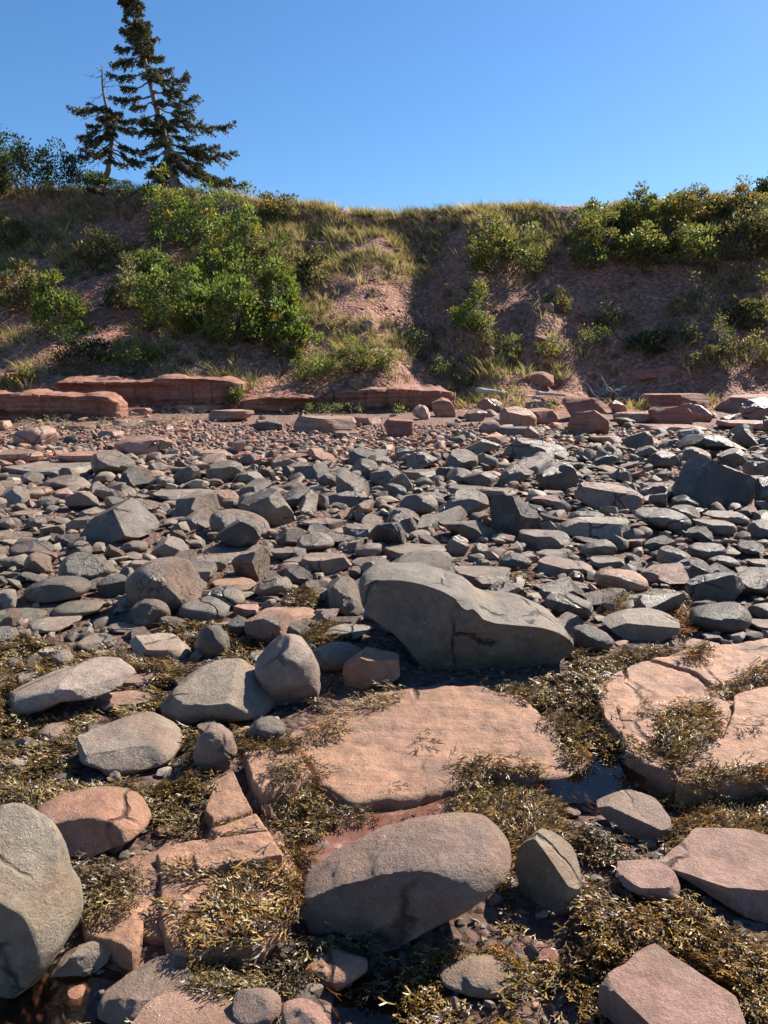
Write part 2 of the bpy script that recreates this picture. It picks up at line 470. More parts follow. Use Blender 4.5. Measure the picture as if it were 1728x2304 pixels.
CC = {'g': (.128, .104, .080), 'd': (.076, .062, .050), 'b': (.185, .126, .090), 'p': (.30, .175, .130), 'o': (.325, .172, .102),
      'r': (.26, .115, .078), 'l': (.24, .195, .152), 'm': (.175, .136, .102)}
CWORD = {'g': 'grey', 'd': 'dark', 'b': 'brown', 'p': 'pinkish', 'o': 'orange', 'r': 'red', 'l': 'pale', 'm': 'grey-brown'}
FOOT = []      # (x, y, rx, ry)
HERO = []      # objects, for the seaweed and the pebbles to lie on
seed_ctr = [100]

def radial(poly, c, nth=360):
    th = np.arange(nth) * 2 * math.pi / nth
    r = np.zeros(nth)
    P = np.array(poly)
    for i in range(len(P)):
        a = P[i - 1] - c; b = P[i] - c
        e = b - a
        dx, dy = np.cos(th), np.sin(th)
        den = dx * e[1] - dy * e[0]
        with np.errstate(divide='ignore', invalid='ignore'):
            t = (a[0] * e[1] - a[1] * e[0]) / den
            s = (a[0] * dy - a[1] * dx) / den
        ok = (t > 0) & (s >= -1e-6) & (s <= 1 + 1e-6) & np.isfinite(t)
        r = np.where(ok, np.maximum(r, np.where(ok, t, 0)), r)
    r = np.where(r <= 0, np.median(r[r > 0]), r)
    return r

def smooth_circ(r, w):
    k = np.exp(-0.5 * (np.arange(-3 * w, 3 * w + 1) / max(w, .5)) ** 2); k /= k.sum()
    n = len(r); R = np.concatenate([r, r, r])
    return np.convolve(R, k, 'same')[n:2 * n]

def hero(reg, pts, typ='r', col='g', label=None, group=None, cat='boulder', name='boulder', mat=None, dr=None, cuts=None, lift=0.0, dents=None):
    seed_ctr[0] += 1; sd = seed_ctr[0]
    rr = random.Random(sd)
    pp = PX(reg, pts)
    xs = [p[0] for p in pp]; ys = [p[1] for p in pp]
    x0, x1, y0, y1 = min(xs), max(xs), min(ys), max(ys)
    cx = (x0 + x1) / 2
    F = ray_ground(cx, y1)
    depth = project(F)[2]; mpp = depth / FPX
    W, Hs = (x1 - x0) * mpp, (y1 - y0) * mpp
    v = F - CAM; sa = -v[2] / np.linalg.norm(v)
    sa = max(sa, .03)
    dr = dr or {'r': .85, 's': .9, 'a': .8, 'l': .5, 'w': .8}[typ]
    D = min(dr * W / 2, .40 * Hs / sa)
    D = max(D, .22 * W if typ != 'l' else .15 * W, .25 * Hs)
    yC = F[1] + D * .92
    mC = mpp * (depth + D * .92) / depth
    xC = (cx - 864) * mC
    z0 = F[2] + lift
    prof = [((px - cx) * mC, (y1 - py) * mpp) for px, py in pp]
    prof = [(u, vv - .16 * Hs * (1 - vv / Hs)) for u, vv in prof]
    c = np.array([np.mean([min(p[0] for p in prof), max(p[0] for p in prof)]) * .6 + .4 * np.mean([p[0] for p in prof]), .42 * Hs])
    r = radial(prof, c)
    r = smooth_circ(r, {'r': 8, 's': 5, 'a': 2, 'l': 2, 'w': 2}[typ])
    near = depth < 4.6
    dirs, faces = ico(6 if W * FPX / depth > 400 else 5 if (near and W > .18) or typ == 'l' or W * FPX / depth > 190 else 4)
    m = {'r': 2.25, 's': 3.2, 'a': 2.9, 'l': 6.0, 'w': 2.8}[typ]
    th = np.mod(np.arctan2(dirs[:, 2], dirs[:, 0]), 2 * math.pi)
    s = np.sqrt(dirs[:, 0] ** 2 + dirs[:, 2] ** 2); nn = -dirs[:, 1]
    k = (s ** m + np.abs(nn) ** m) ** (-1 / m)
    s2, n2 = s * k, nn * k
    rt = np.interp(th, np.arange(361) * math.pi / 180, np.append(r, r[0]))
    V = np.stack([c[0] + rt * s2 * np.cos(th), -D * n2, c[1] + rt * s2 * np.sin(th)], -1)
    half = np.array([W / 2, D, Hs / 2]); cen = np.array([c[0], 0, c[1]])
    q = (V - cen) / half
    depth_ = depth
    # planar facets
    cl = []
    if typ == 'a':
        for i in range(11):
            nv = np.array([rr.gauss(0, 1), rr.gauss(0, 1) - .25, rr.gauss(0, .8) + .4]); nv /= np.linalg.norm(nv)
            cl.append((nv, rr.uniform(.5, .82)))
        cl.append((np.array([rr.uniform(-.3, .3), -1, rr.uniform(-.1, .3)]), rr.uniform(.45, .65)))
    if typ == 'r':
        for i in range(4 if depth_ > 4.6 else 2):
            nv = np.array([rr.gauss(0, 1), rr.gauss(0, 1), rr.gauss(0, .8) + .3]); nv /= np.linalg.norm(nv)
            cl.append((nv, rr.uniform(.72, .9)))
    if typ in 's':
        cl.append((np.array([rr.uniform(-.12, .12), rr.uniform(-.12, .06), 1.0]), rr.uniform(.3, .5)))
        for i in range(5):
            a = rr.uniform(0, 6.28); cl.append((np.array([math.cos(a), math.sin(a), rr.uniform(-.1, .5)]), rr.uniform(.6, .85)))
    if typ == 'l':
        cl.append((np.array([0, .05, 1.0]), .8))
    for cc_ in (cuts or []):
        cl.append((np.array(cc_[:3], float), cc_[3]))
    for nv, d in cl:
        nv = nv / np.linalg.norm(nv)
        e = np.maximum(q @ nv - d, 0)
        q = q - e[:, None] * nv
    V = q * half + cen
    size = min(W, Hs * 1.6, 2 * D)
    wob = fbm(V / size + sd * 3.7, 1.1, sd, 3, .5)
    rad = (V - cen) / (np.linalg.norm(V - cen, axis=1)[:, None] + 1e-9)
    amp = {'r': .045, 's': .04, 'a': .035, 'l': .05, 'w': .035}[typ]
    wob2 = fbm(V / size + sd * 1.9, 4.5, sd + 50, 4, .55)
    V = V + rad * (wob * amp * size + wob2 * (.017 if near else .013) * size)[:, None]
    if typ == 'l':
        Q = V * np.array([.5, .5, 5.0 / max(Hs, .2)])
        V[:, 1] += .09 * vnoise(Q + sd, 1.6, sd) * np.sign(V[:, 1])
    # fit the visible outline
    for it in range(5):
        P = V + np.array([xC, yC, z0])
        vis = P[:, 2] > z0 - .02 * Hs
        a, b, _ = project(P[vis])
        gx0, gx1, gy0, gy1 = a.min(), a.max(), b.min(), b.max()
        if lift == 0:
            dy_ = np.clip((y1 - gy1) * (F[1] ** 2) / (FPX * max(EYE - z0, .5)), -.2 * D, .3 * D)
            yC -= dy_; xC *= (yC) / (yC + dy_)
            z0 = H1(xC, yC - D * .8)
        fz = (y1 - y0) / max(y1 - gy0, 4)
        fz = min(max(fz, .72), 1.4)
        V[:, 2] *= fz
        V[:, 0] *= min(max((x1 - x0) / max(gx1 - gx0, 3), .8), 1.25)
        xC += (cx - (gx0 + gx1) / 2) * mC
    for (a_, b_, ra, rb) in (dents or []):
        P = V + np.array([xC, yC, z0]); qx, qy, _ = project(P)
        g_ = np.exp(-(((qx - a_) / ra) ** 2 + ((qy - b_) / rb) ** 2) ** 1.5) * (V[:, 1] < D * .6)
        V[:, 2] -= .035 * g_
    mt = mat or ('shore' if depth < 5.2 else 'rock')
    me = mesh_np(name, V, faces, M[mt])
    if typ in 'aws': me.set_sharp_from_angle(angle=math.radians(24))
    jit = rr.uniform(.88, 1.14) * (1.3 if near and col in 'gmbdl' else 1)
    color = [min(1, ch * jit * rr.uniform(.96, 1.05)) for ch in CC[col]]
    o = obj(name, me, loc=(xC, yC, z0), color=color)
    if label is None:
        shp = {'r': 'rounded', 's': 'flat-topped', 'a': 'angular', 'w': 'faceted'}[typ]
        if y1 > 1640: zn = 'stone half sunk among the rockweed'
        elif y1 > 1330: zn = 'boulder at the upper edge of the rockweed'
        elif y1 > 1130: zn = 'boulder in the packed middle beach'
        else: zn = 'block on the gravel below the ledges'
        label = '%s %s %s' % (shp, CWORD[col], zn)
        group = label.replace('boulder', 'boulders').replace('stone', 'stones').replace('block', 'blocks')
    tag(o, label, cat, group)
    FOOT.append((xC, yC, W / 2, D)); HERO.append(o)
    return o

# --- red ledges at the foot of the bluff
def ledge(reg, top, bot, depth, rise, label):
    seed_ctr[0] += 1; sd = seed_ctr[0]
    tp, bt = np.array(PX(reg, top)), np.array(PX(reg, bot))
    F0 = ray_ground(bt[:, 0].mean(), bt[:, 1].max())
    Y = F0[1]
    nu, nf, nb = 190, 16, 16
    u = np.linspace(0, 1, nu)
    px = tp[0, 0] + u * (tp[-1, 0] - tp[0, 0])
    zt_ = np.array([unproj(a, np.interp(a, tp[:, 0], tp[:, 1]), Y)[2] for a in px])
    zb_ = np.array([unproj(a, np.interp(a, bt[:, 0], bt[:, 1]), Y)[2] for a in px]) - .25
    x = np.array([unproj(a, 880, Y)[0] for a in px])
    e = np.minimum(u, 1 - u) * (x[-1] - x[0])
    back = .55 * np.clip(1 - e / .22, 0, 1) ** 2.2 * depth * .5
    z3 = np.zeros_like(x)
    j1 = np.round(fbm(np.stack([x, z3, z3], -1) + sd * 5.3, .9, sd, 2) * 3) / 3 * .16 + .10 * fbm(np.stack([x, z3, z3], -1) + sd, 2.6, sd, 3)
    zt_ = zt_ + .012 * fbm(np.stack([x, z3, z3 + 9], -1), 4.0, sd, 3)
    rows = []
    for k in range(nf):
        t = k / (nf - 1)
        z = zb_ + (zt_ - zb_) * t
        lay = np.stack([x * .7, z3, z * 9 + sd], -1)
        st = .11 * vnoise(lay, 1.0, sd + 2) + .05 * vnoise(lay * 2.3, 1.0, sd + 3) + .035 * fbm(np.stack([x, z3, z], -1), 6, sd + 4, 2)
        und = .22 * (1 - t) ** 1.5
        rows.append(np.stack([x, Y + back + j1 + st * (1 if k < nf - 1 else .6) + und - .1, z], -1))
    f = rows[-1]
    for k in range(1, nb):
        t = (k / (nb - 1))
        y = f[:, 1] + t * (depth - back * 1.2)
        n = fbm(np.stack([x, y, z3 + sd], -1), 1.6, sd + 7, 3)
        zz = f[:, 2] + rise * t * (1 - np.clip(1 - e / .3, 0, 1)) + .022 * n * min(1, t * 4) + .022 * np.tanh(n * 14) * min(1, t * 4)
        zz = zz - (.0 if k < nb - 1 else .5)
        rows.append(np.stack([x, y, zz], -1))
    V = np.concatenate(rows); n = len(rows)
    i = (np.arange(n - 1)[:, None] * nu + np.arange(nu - 1)).ravel()
    F = np.stack([i, i + 1, i + nu + 1, i + nu], -1)
    # end caps
    caps = []
    for col_ in (0, nu - 1):
        ring = [r * nu + col_ for r in range(n)]
        V = np.concatenate([V, [V[ring].mean(0)]]); c = len(V) - 1
        for q in range(n):
            a, b = ring[q], ring[(q + 1) % n]
            caps.append((b, a, c, c) if col_ == 0 else (a, b, c, c))
    T = np.concatenate([F[:, [0, 1, 2]], F[:, [0, 2, 3]], np.array(caps)[:, :3]])
    org = np.array([x.mean(), Y + depth / 2, zb_.mean()])
    me = mesh_np('rock_ledge', V - org, T, M['ledge'])
    try: me.set_sharp_from_angle(angle=math.radians(38))
    except Exception: pass
    o = obj('rock_ledge', me, loc=org, color=CC['r'])
    tag(o, label, 'rock ledge')
    FOOT.append((x.mean(), Y + depth / 2, (x[-1] - x[0]) / 2, depth / 2)); HERO.append(o)
ledge('A', [(-120, 160), (0, 168), (150, 163), (330, 178), (400, 172), (480, 178), (514, 203)], [(-120, 275), (0, 272), (300, 252), (514, 242)], .9, .05, 'low red sandstone ledge with a squared end, holding loose flat stones')
ledge('A', [(215, 138), (270, 108), (400, 112), (540, 118), (690, 100), (800, 98), (900, 102), (980, 110), (1045, 124)], [(215, 175), (350, 190), (500, 230), (700, 218), (850, 208), (960, 190), (1045, 165)], 1.3, .12, 'thickest red sandstone ledge, overhanging, under the pile of dead branches')
ledge('A', [(1040, 196), (1090, 186), (1180, 176), (1270, 162), (1366, 176)], [(1040, 232), (1200, 238), (1366, 222)], .9, .12, 'low red ledge split by a crack from the longer ledge beside it')
ledge('A', [(1374, 182), (1450, 160), (1560, 147), (1700, 142), (1830, 152), (1974, 158)], [(1374, 218), (1659, 222), (1860, 202), (1974, 186)], .9, .12, 'long low red ledge in front of the gully, green plants along its foot')
sb = dict(cat='stone', name='flat_stone', mat='ledge')
hero('A', [(745, 205), (800, 197), (900, 190), (1020, 195), (1000, 215), (850, 235), (760, 230)], 's', 'p', 'flat pink slab lying between two red ledges', **sb)
hero('A', [(25, 130), (40, 118), (100, 115), (135, 130), (120, 155), (40, 155)], 's', 'o', 'small orange block perched on the squared red ledge', lift=.42, **sb)
hero('A', [(20, 85), (60, 68), (120, 75), (130, 95), (60, 100)], 's', 'r', 'flat red stone resting behind the perched orange block', **sb)
hero('A', [(785, 82), (800, 60), (825, 68), (828, 96), (790, 97)], 'a', 'r', 'small red stone on top of the thickest ledge', lift=.5, **sb)
hero('D', [(1030, 795), (1100, 785), (1270, 775), (1280, 820), (1240, 860), (1130, 868), (1050, 850)], 'a', 'r', 'large red block at the bluff foot behind the driftwood roots', mat='ledge', cat='boulder')
hero('D', [(610, 860), (660, 843), (735, 848), (730, 900), (620, 905)], 'a', 'r', 'squat red block at the bluff foot behind the driftwood log', mat='ledge')
hero('D', [(395, 690), (460, 675), (475, 720), (455, 735), (400, 735)], 'a', 'r', 'upright red stone sitting on its twin at the gully mouth', mat='ledge')
hero('D', [(425, 740), (470, 728), (485, 760), (470, 785), (430, 785)], 'a', 'r', 'red stone carrying another at the gully mouth', mat='ledge')
hero('D', [(640, 700), (700, 690), (715, 720), (690, 735), (650, 730)], 'a', 'r', 'wedge-shaped red stone above the squat block', mat='ledge')
hero('D', [(675, 555), (700, 542), (735, 560), (720, 580), (685, 575)], 'a', 'p', 'pale loose stone lying high on the bare bluff face', mat='soilrock')
hero('C', [(335, 270), (380, 258), (430, 265), (430, 295), (345, 298)], 's', 'r', 'red stone poking out below the small spruce', mat='ledge')
hero('C', [(1250, 310), (1300, 285), (1400, 270), (1420, 310), (1330, 330), (1250, 335)], 'a', 'r', 'broken red outcrop high on the grassy shoulder of the bluff', mat='ledge')
hero('C', [(1560, 625), (1600, 610), (1640, 640), (1620, 665), (1570, 655)], 'a', 'p', 'pinkish stone in the rubble beside the gully', mat='soilrock')
hero('C', [(555, 620), (580, 605), (610, 615), (608, 640), (560, 640)], 'r', 'b', 'round brown stone among the grass below the shrubs', mat='soilrock')
hero('D', [(1640, 790), (1659, 780), (1720, 785), (1720, 860), (1640, 860)], 'a', 'r', 'tall red block at the bluff foot beyond the flat bedrock', mat='ledge')

# --- upper beach, left
hero('A', [(55, 345), (85, 315), (140, 300), (200, 300), (235, 315), (255, 370), (245, 390), (150, 395), (70, 385)], 'r', 'p', 'plump pink-brown boulder alone on the gravel below the squared ledge')
hero('A', [(490, 380), (530, 360), (570, 340), (640, 350), (720, 370), (760, 390), (745, 415), (680, 430), (550, 435), (500, 410)], 'a', 'p', 'pink-brown boulder with a dark notch in its sloping left face')
hero('A', [(0, 490), (60, 470), (200, 460), (380, 455), (450, 470), (470, 495), (400, 510), (200, 520), (0, 522)], 's', 'l', 'long low whale-backed pale slab on the shingle')
hero('A', [(-30, 420), (80, 405), (150, 410), (200, 430), (200, 455), (100, 465), (-30, 470)], 's', 'p', 'broad pink slab just above the whale-backed slab')
hero('A', [(230, 440), (280, 420), (370, 410), (450, 430), (540, 450), (440, 465), (300, 455)], 's', 'p', 'tapering pink slab beside the notched pink-brown boulder')
hero('A', [(1265, 310), (1300, 270), (1400, 260), (1500, 265), (1540, 305), (1480, 330), (1350, 335), (1270, 330)], 's', 'p', 'widest flat pink slab on the gravel below the long ledge', mat='ledge')
hero('A', [(900, 270), (930, 235), (1000, 240), (1060, 232), (1100, 255), (1040, 275), (950, 285)], 's', 'p', 'smooth folded pink slab at the edge of the dry wrack', mat='ledge')
hero('A', [(1085, 295), (1180, 275), (1220, 320), (1170, 325), (1100, 315)], 'a', 'd')
hero('A', [(410, 355), (450, 330), (500, 318), (535, 345), (480, 360)], 's', 'p')
hero('A', [(625, 290), (690, 275), (790, 280), (800, 300), (700, 305)], 's', 'r')
hero('A', [(480, 285), (540, 275), (620, 285), (600, 300), (500, 305)], 's', 'p')
hero('A', [(270, 320), (330, 300), (400, 305), (390, 320), (300, 328)], 's', 'p')
hero('A', [(-20, 300), (20, 280), (55, 295), (40, 320), (-20, 325)], 's', 'o', 'orange flat stone at the foot of the squared ledge')
hero('A', [(520, 240), (580, 222), (660, 237), (640, 256), (540, 257)], 's', 'r')
hero('A', [(830, 425), (900, 405), (970, 410), (1010, 430), (940, 445), (850, 440)], 's', 'p')
hero('A', [(640, 545), (700, 515), (750, 525), (755, 560), (690, 575), (640, 565)], 'r', 'b')
hero('A', [(400, 600), (440, 575), (500, 565), (555, 605), (500, 625), (430, 620)], 'a', 'm')
hero('A', [(1165, 470), (1210, 430), (1270, 445), (1285, 475), (1210, 490)], 'a', 'b')
hero('A', [(1220, 500), (1280, 475), (1340, 460), (1370, 500), (1320, 515)], 'a', 'm')
hero('A', [(1000, 545), (1030, 510), (1080, 495), (1130, 510), (1150, 545), (1080, 565)], 'a', 'm')
hero('A', [(1440, 345), (1480, 325), (1540, 330), (1555, 350), (1500, 358)], 's', 'p')
hero('A', [(1520, 280), (1590, 262), (1650, 275), (1640, 300), (1560, 300)], 's', 'p')
# --- middle beach, left
hero('A', [(345, 785), (400, 715), (470, 650), (520, 612), (560, 615), (610, 650), (680, 710), (690, 735), (650, 760), (600, 780), (500, 800), (400, 812)], 'w', 'g', 'pyramid-shaped grey boulder with one bright slanting face', cuts=[(.85, -.35, .55, .34), (-.55, -.85, .25, .42), (-.6, -.1, .75, .5)])
hero('A', [(1040, 700), (1050, 640), (1080, 590), (1130, 572), (1170, 585), (1220, 640), (1260, 690), (1275, 720), (1240, 740), (1150, 748), (1060, 745)], 'a', 'g', 'upright hump-backed grey boulder with a vertical crack')
hero('A', [(930, 725), (1000, 710), (1070, 715), (1100, 750), (1130, 800), (1135, 835), (1080, 825), (1000, 800), (940, 770)], 'a', 'd', 'dark angular boulder leaning below the hump-backed one')
hero('A', [(660, 590), (740, 575), (850, 585), (930, 580), (990, 595), (960, 620), (880, 635), (800, 640), (740, 620)], 's', 'l', 'long pale flat slab between pyramid boulder and hump-backed boulder')
hero('A', [(280, 640), (310, 600), (350, 585), (410, 605), (435, 640), (390, 660), (300, 665)], 'a', 'b', 'brown faceted stone right behind the pyramid boulder')
hero('A', [(180, 560), (220, 525), (290, 515), (350, 530), (395, 570), (340, 590), (220, 590)], 'r', 'm', 'smooth domed grey stone below the whale-backed slab')
hero('A', [(35, 610), (90, 580), (150, 565), (210, 567), (230, 590), (190, 620), (80, 625)], 'r', 'p')
hero('A', [(225, 610), (250, 580), (300, 572), (320, 600), (290, 625), (240, 625)], 'r', 'p')
hero('A', [(1410, 600), (1450, 585), (1540, 590), (1590, 620), (1540, 655), (1450, 640)], 'a', 'g')
hero('A', [(1480, 755), (1530, 725), (1650, 730), (1659, 760), (1570, 795), (1490, 780)], 's', 'g')
hero('A', [(100, 745), (140, 705), (190, 695), (205, 735), (160, 755)], 'r', 'g')
hero('A', [(-20, 705), (60, 700), (95, 720), (90, 750), (-20, 745)], 'r', 'm')
hero('A', [(285, 735), (330, 710), (420, 695), (400, 740), (310, 755)], 's', 'm')
hero('A', [(40, 690), (100, 665), (180, 665), (190, 690), (90, 700)], 's', 'b')
hero('A', [(1300, 720), (1390, 700), (1500, 710), (1460, 745), (1360, 750)], 's', 'm')
hero('A', [(1200, 785), (1260, 765), (1340, 775), (1300, 805), (1210, 805)], 's', 'm')
hero('A', [(950, 640), (990, 615), (1030, 625), (1035, 660), (970, 670)], 'a', 'g')
hero('A', [(620, 650), (680, 635), (740, 650), (730, 680), (650, 685)], 's', 'g')
# --- upper and middle beach, right
hero('B', [(1235, 605), (1270, 560), (1310, 490), (1370, 440), (1430, 465), (1500, 490), (1560, 510), (1620, 545), (1600, 600), (1580, 645), (1400, 660), (1290, 645)], 'w', 'd', 'biggest dark angular boulder of the beach, with a peaked top', cuts=[(.5, .1, .85, .48), (-.1, -1, .25, .55), (-.8, -.1, .5, .62)])
hero('B', [(820, 620), (860, 560), (900, 545), (980, 555), (1060, 580), (1120, 610), (1125, 640), (1100, 660), (1000, 680), (900, 660)], 'w', 'b', 'brownish boulder with a broad sunlit sloping top next to the peaked one', cuts=[(.2, -.15, .95, .42), (-.3, -1, .2, .55)])
hero('B', [(665, 545), (700, 500), (760, 465), (820, 460), (840, 500), (845, 560), (800, 590), (700, 570)], 'a', 'd', 'dark upright boulder with reddish patches on its face')
hero('B', [(1075, 680), (1120, 655), (1200, 655), (1280, 680), (1330, 715), (1310, 750), (1260, 770), (1150, 730)], 'r', 'g', 'smooth grey dome right below the biggest dark boulder')
hero('B', [(510, 400), (520, 365), (600, 370), (700, 375), (780, 395), (800, 440), (720, 465), (600, 450), (520, 430)], 'a', 'g', 'broad rugged dark block facing the gravel patch')
hero('B', [(790, 270), (850, 235), (920, 250), (970, 250), (975, 345), (880, 350), (800, 340)], 'a', 'r', 'squared dark red block with a flat upright face', mat='ledge')
hero('B', [(770, 210), (850, 178), (930, 190), (970, 210), (985, 270), (900, 262), (800, 266), (770, 270)], 'a', 'r', 'rounded red block just behind the squared dark red block', mat='ledge')
hero('B', [(555, 245), (600, 225), (700, 235), (750, 250), (760, 280), (700, 300), (570, 290)], 's', 'r', 'flat-topped red block by the thin driftwood log', mat='ledge')
hero('B', [(205, 190), (260, 180), (290, 220), (310, 260), (260, 268), (215, 250)], 'a', 'o', 'upright orange-sided block at the end of the long ledge', mat='ledge')
hero('B', [(1075, 230), (1130, 185), (1190, 162), (1280, 175), (1370, 190), (1410, 215), (1300, 225), (1200, 238), (1100, 240)], 's', 'r', 'low broad red boulder in front of the flat bedrock', mat='ledge')
hero('B', [(1140, 285), (1190, 240), (1260, 218), (1300, 245), (1335, 290), (1290, 305), (1160, 300)], 'a', 'r', 'peaked red-brown block between two slabs', mat='ledge')
hero('B', [(1280, 215), (1340, 205), (1400, 215), (1420, 245), (1420, 275), (1340, 285), (1310, 240)], 'a', 'r')
hero('B', [(1425, 210), (1500, 190), (1580, 180), (1640, 165), (1740, 165), (1740, 230), (1540, 240), (1450, 250)], 's', 'p', 'pinkish sunlit bedrock slab at the foot of the shaded bluff', mat='ledge')
hero('B', [(1530, 230), (1570, 195), (1640, 180), (1720, 200), (1720, 275), (1620, 280), (1550, 260)], 'a', 'r')
hero('B', [(1255, 395), (1330, 355), (1430, 340), (1520, 360), (1570, 395), (1540, 420), (1400, 415), (1300, 415)], 'a', 'd', 'long dark ridge-backed boulder above the peaked dark boulder')
hero('B', [(1500, 330), (1560, 320), (1610, 315), (1625, 400), (1580, 405), (1540, 370)], 'a', 'd')
hero('B', [(1435, 435), (1490, 405), (1550, 400), (1575, 460), (1530, 485), (1450, 465)], 'a', 'd')
hero('B', [(1125, 465), (1160, 430), (1220, 405), (1265, 440), (1275, 480), (1200, 495)], 'a', 'd')
hero('B', [(1025, 390), (1060, 350), (1130, 325), (1165, 385), (1150, 415), (1060, 410)], 'a', 'd')
hero('B', [(95, 460), (130, 430), (190, 415), (235, 450), (235, 485), (160, 495)], 'a', 'g')
hero('B', [(45, 440), (90, 395), (130, 405), (140, 430), (80, 460)], 'a', 'g')
hero('B', [(335, 410), (400, 380), (440, 358), (490, 365), (505, 415), (430, 430)], 'a', 'm')
hero('B', [(335, 545), (390, 510), (460, 500), (500, 545), (450, 575), (370, 565)], 'a', 'd')
hero('B', [(230, 660), (280, 630), (380, 615), (450, 640), (460, 660), (390, 695), (290, 690)], 'a', 'g')
hero('B', [(65, 650), (110, 605), (190, 600), (235, 630), (230, 680), (130, 690)], 'r', 'g')
hero('B', [(410, 605), (460, 570), (550, 570), (575, 600), (570, 635), (480, 640)], 's', 'm')
hero('B', [(270, 590), (320, 565), (400, 558), (440, 580), (420, 605), (320, 610)], 's', 'm')
hero('B', [(580, 805), (590, 765), (640, 750), (760, 770), (805, 785), (800, 825), (700, 840), (600, 835)], 's', 'g', 'thick oblong grey slab up the beach from the giant smooth boulder')
hero('B', [(740, 770), (800, 735), (900, 700), (980, 695), (1040, 740), (1065, 790), (960, 800), (880, 790)], 's', 'l', 'pale crumpled slab beside the thick oblong slab')
hero('B', [(1330, 725), (1390, 705), (1470, 715), (1525, 750), (1490, 780), (1400, 770)], 's', 'm')
hero('B', [(1380, 690), (1440, 670), (1530, 680), (1580, 710), (1560, 735), (1450, 715)], 's', 'm')
hero('B', [(480, 340), (480, 310), (560, 305), (690, 310), (700, 345), (560, 360)], 's', 'g')
hero('B', [(985, 255), (1060, 240), (1180, 245), (1140, 290), (1020, 292)], 's', 'p')
hero('B', [(1090, 315), (1180, 295), (1300, 300), (1400, 320), (1330, 335), (1180, 335)], 's', 'p')
hero('B', [(340, 265), (380, 232), (430, 245), (448, 275), (380, 285)], 'a', 'b')
hero('B', [(0, 310), (60, 265), (130, 290), (130, 355), (30, 350)], 's', 'r', 'two-tone red block on the fine gravel patch', mat='ledge')
hero('B', [(400, 210), (450, 180), (500, 195), (520, 230), (440, 250)], 'a', 'r')
hero('B', [(120, 245), (150, 212), (190, 235), (200, 265), (140, 278)], 'a', 'p')
hero('B', [(590, 222), (650, 195), (710, 215), (745, 240), (640, 240)], 'a', 'b')
hero('B', [(960, 210), (990, 190), (1030, 220), (1050, 245), (1000, 250)], 'a', 'r')
hero('B', [(1240, 615), (1300, 600), (1370, 630), (1380, 665), (1290, 668)], 'r', 'd')
hero('B', [(1100, 575), (1180, 545), (1260, 555), (1240, 600), (1130, 610)], 's', 'm')
hero('B', [(660, 600), (740, 580), (780, 605), (730, 625), (670, 620)], 's', 'm')
hero('B', [(800, 710), (830, 675), (900, 670), (950, 690), (880, 720)], 'r', 'g')
hero('B', [(1600, 600), (1620, 545), (1659, 520), (1740, 540), (1740, 660), (1620, 665)], 'a', 'd')
hero('B', [(20, 560), (40, 515), (90, 508), (125, 540), (120, 585), (60, 595)], 'a', 'm')
hero('B', [(80, 510), (150, 490), (220, 500), (225, 530), (140, 540)], 's', 'm')
hero('B', [(970, 520), (1010, 490), (1060, 510), (1075, 540), (1010, 550)], 'a', 'g')
hero('B', [(880, 365), (920, 345), (1010, 360), (1030, 380), (940, 385)], 's', 'p')
hero('B', [(1430, 300), (1480, 280), (1600, 280), (1700, 290), (1690, 330), (1560, 320)], 's', 'p')
# --- rockweed edge, left
hero('1', [(690, 740), (730, 690), (760, 645), (830, 600), (900, 560), (960, 542), (1020, 540), (1060, 560), (1110, 610), (1150, 670), (1190, 740), (1190, 775), (1130, 790), (1040, 800), (900, 800), (830, 830), (760, 830), (700, 780)], 'w', 'm', 'large hunched boulder, brown above and dark below, next to the egg-shaped one', cuts=[(-.05, -.42, .9, .62), (.75, -.25, .6, .66)])
hero('1', [(1100, 530), (1130, 490), (1170, 450), (1230, 433), (1290, 445), (1340, 490), (1370, 540), (1385, 600), (1385, 680), (1350, 720), (1280, 745), (1200, 735), (1140, 660), (1105, 590)], 'r', 'm', 'upright egg-shaped grey-brown boulder')
hero('1', [(1330, 480), (1400, 467), (1500, 480), (1570, 510), (1560, 570), (1480, 600), (1400, 590), (1350, 540)], 'r', 'g', 'grey boulder tucked between egg-shaped boulder and giant smooth boulder')
hero('1', [(330, 940), (365, 850), (400, 790), (480, 775), (550, 780), (600, 810), (640, 850), (740, 890), (790, 950), (790, 990), (720, 1010), (640, 1060), (570, 1060), (530, 1000), (430, 960)], 's', 'm', 'sloping flat-topped boulder freckled with barnacles, rockweed on both sides')
hero('1', [(20, 790), (110, 710), (230, 655), (310, 630), (400, 560), (470, 532), (540, 533), (580, 560), (590, 600), (530, 610), (490, 650), (440, 680), (330, 690), (250, 740), (150, 760), (60, 800)], 's', 'l', 'long pale wedge of rock running through the rockweed', dr=.6)
hero('1', [(400, 700), (480, 680), (600, 678), (660, 690), (600, 720), (550, 760), (450, 770), (410, 740)], 's', 'p', 'flat pinkish stone ringed by rockweed above the freckled boulder')
hero('1', [(500, 640), (530, 610), (640, 602), (740, 605), (700, 620), (640, 650), (560, 670), (510, 665)], 's', 'p', 'narrow flat pink stone at the end of the pale wedge')
hero('1', [(560, 490), (620, 440), (680, 430), (740, 450), (800, 480), (825, 520), (815, 555), (740, 540), (640, 525)], 's', 'l', 'pale hump of rock with rockweed hanging down its front')
hero('1', [(840, 480), (870, 430), (910, 395), (940, 400), (960, 430), (990, 460), (995, 500), (960, 530), (900, 537), (850, 515)], 'r', 'd', 'small dark cone-shaped boulder')
hero('1', [(980, 370), (1020, 352), (1070, 370), (1090, 400), (1070, 440), (1020, 452), (985, 420)], 'r', 'd')
hero('1', [(545, 360), (580, 310), (630, 282), (680, 285), (720, 310), (738, 340), (720, 390), (680, 412), (600, 410), (560, 390)], 'r', 'd')
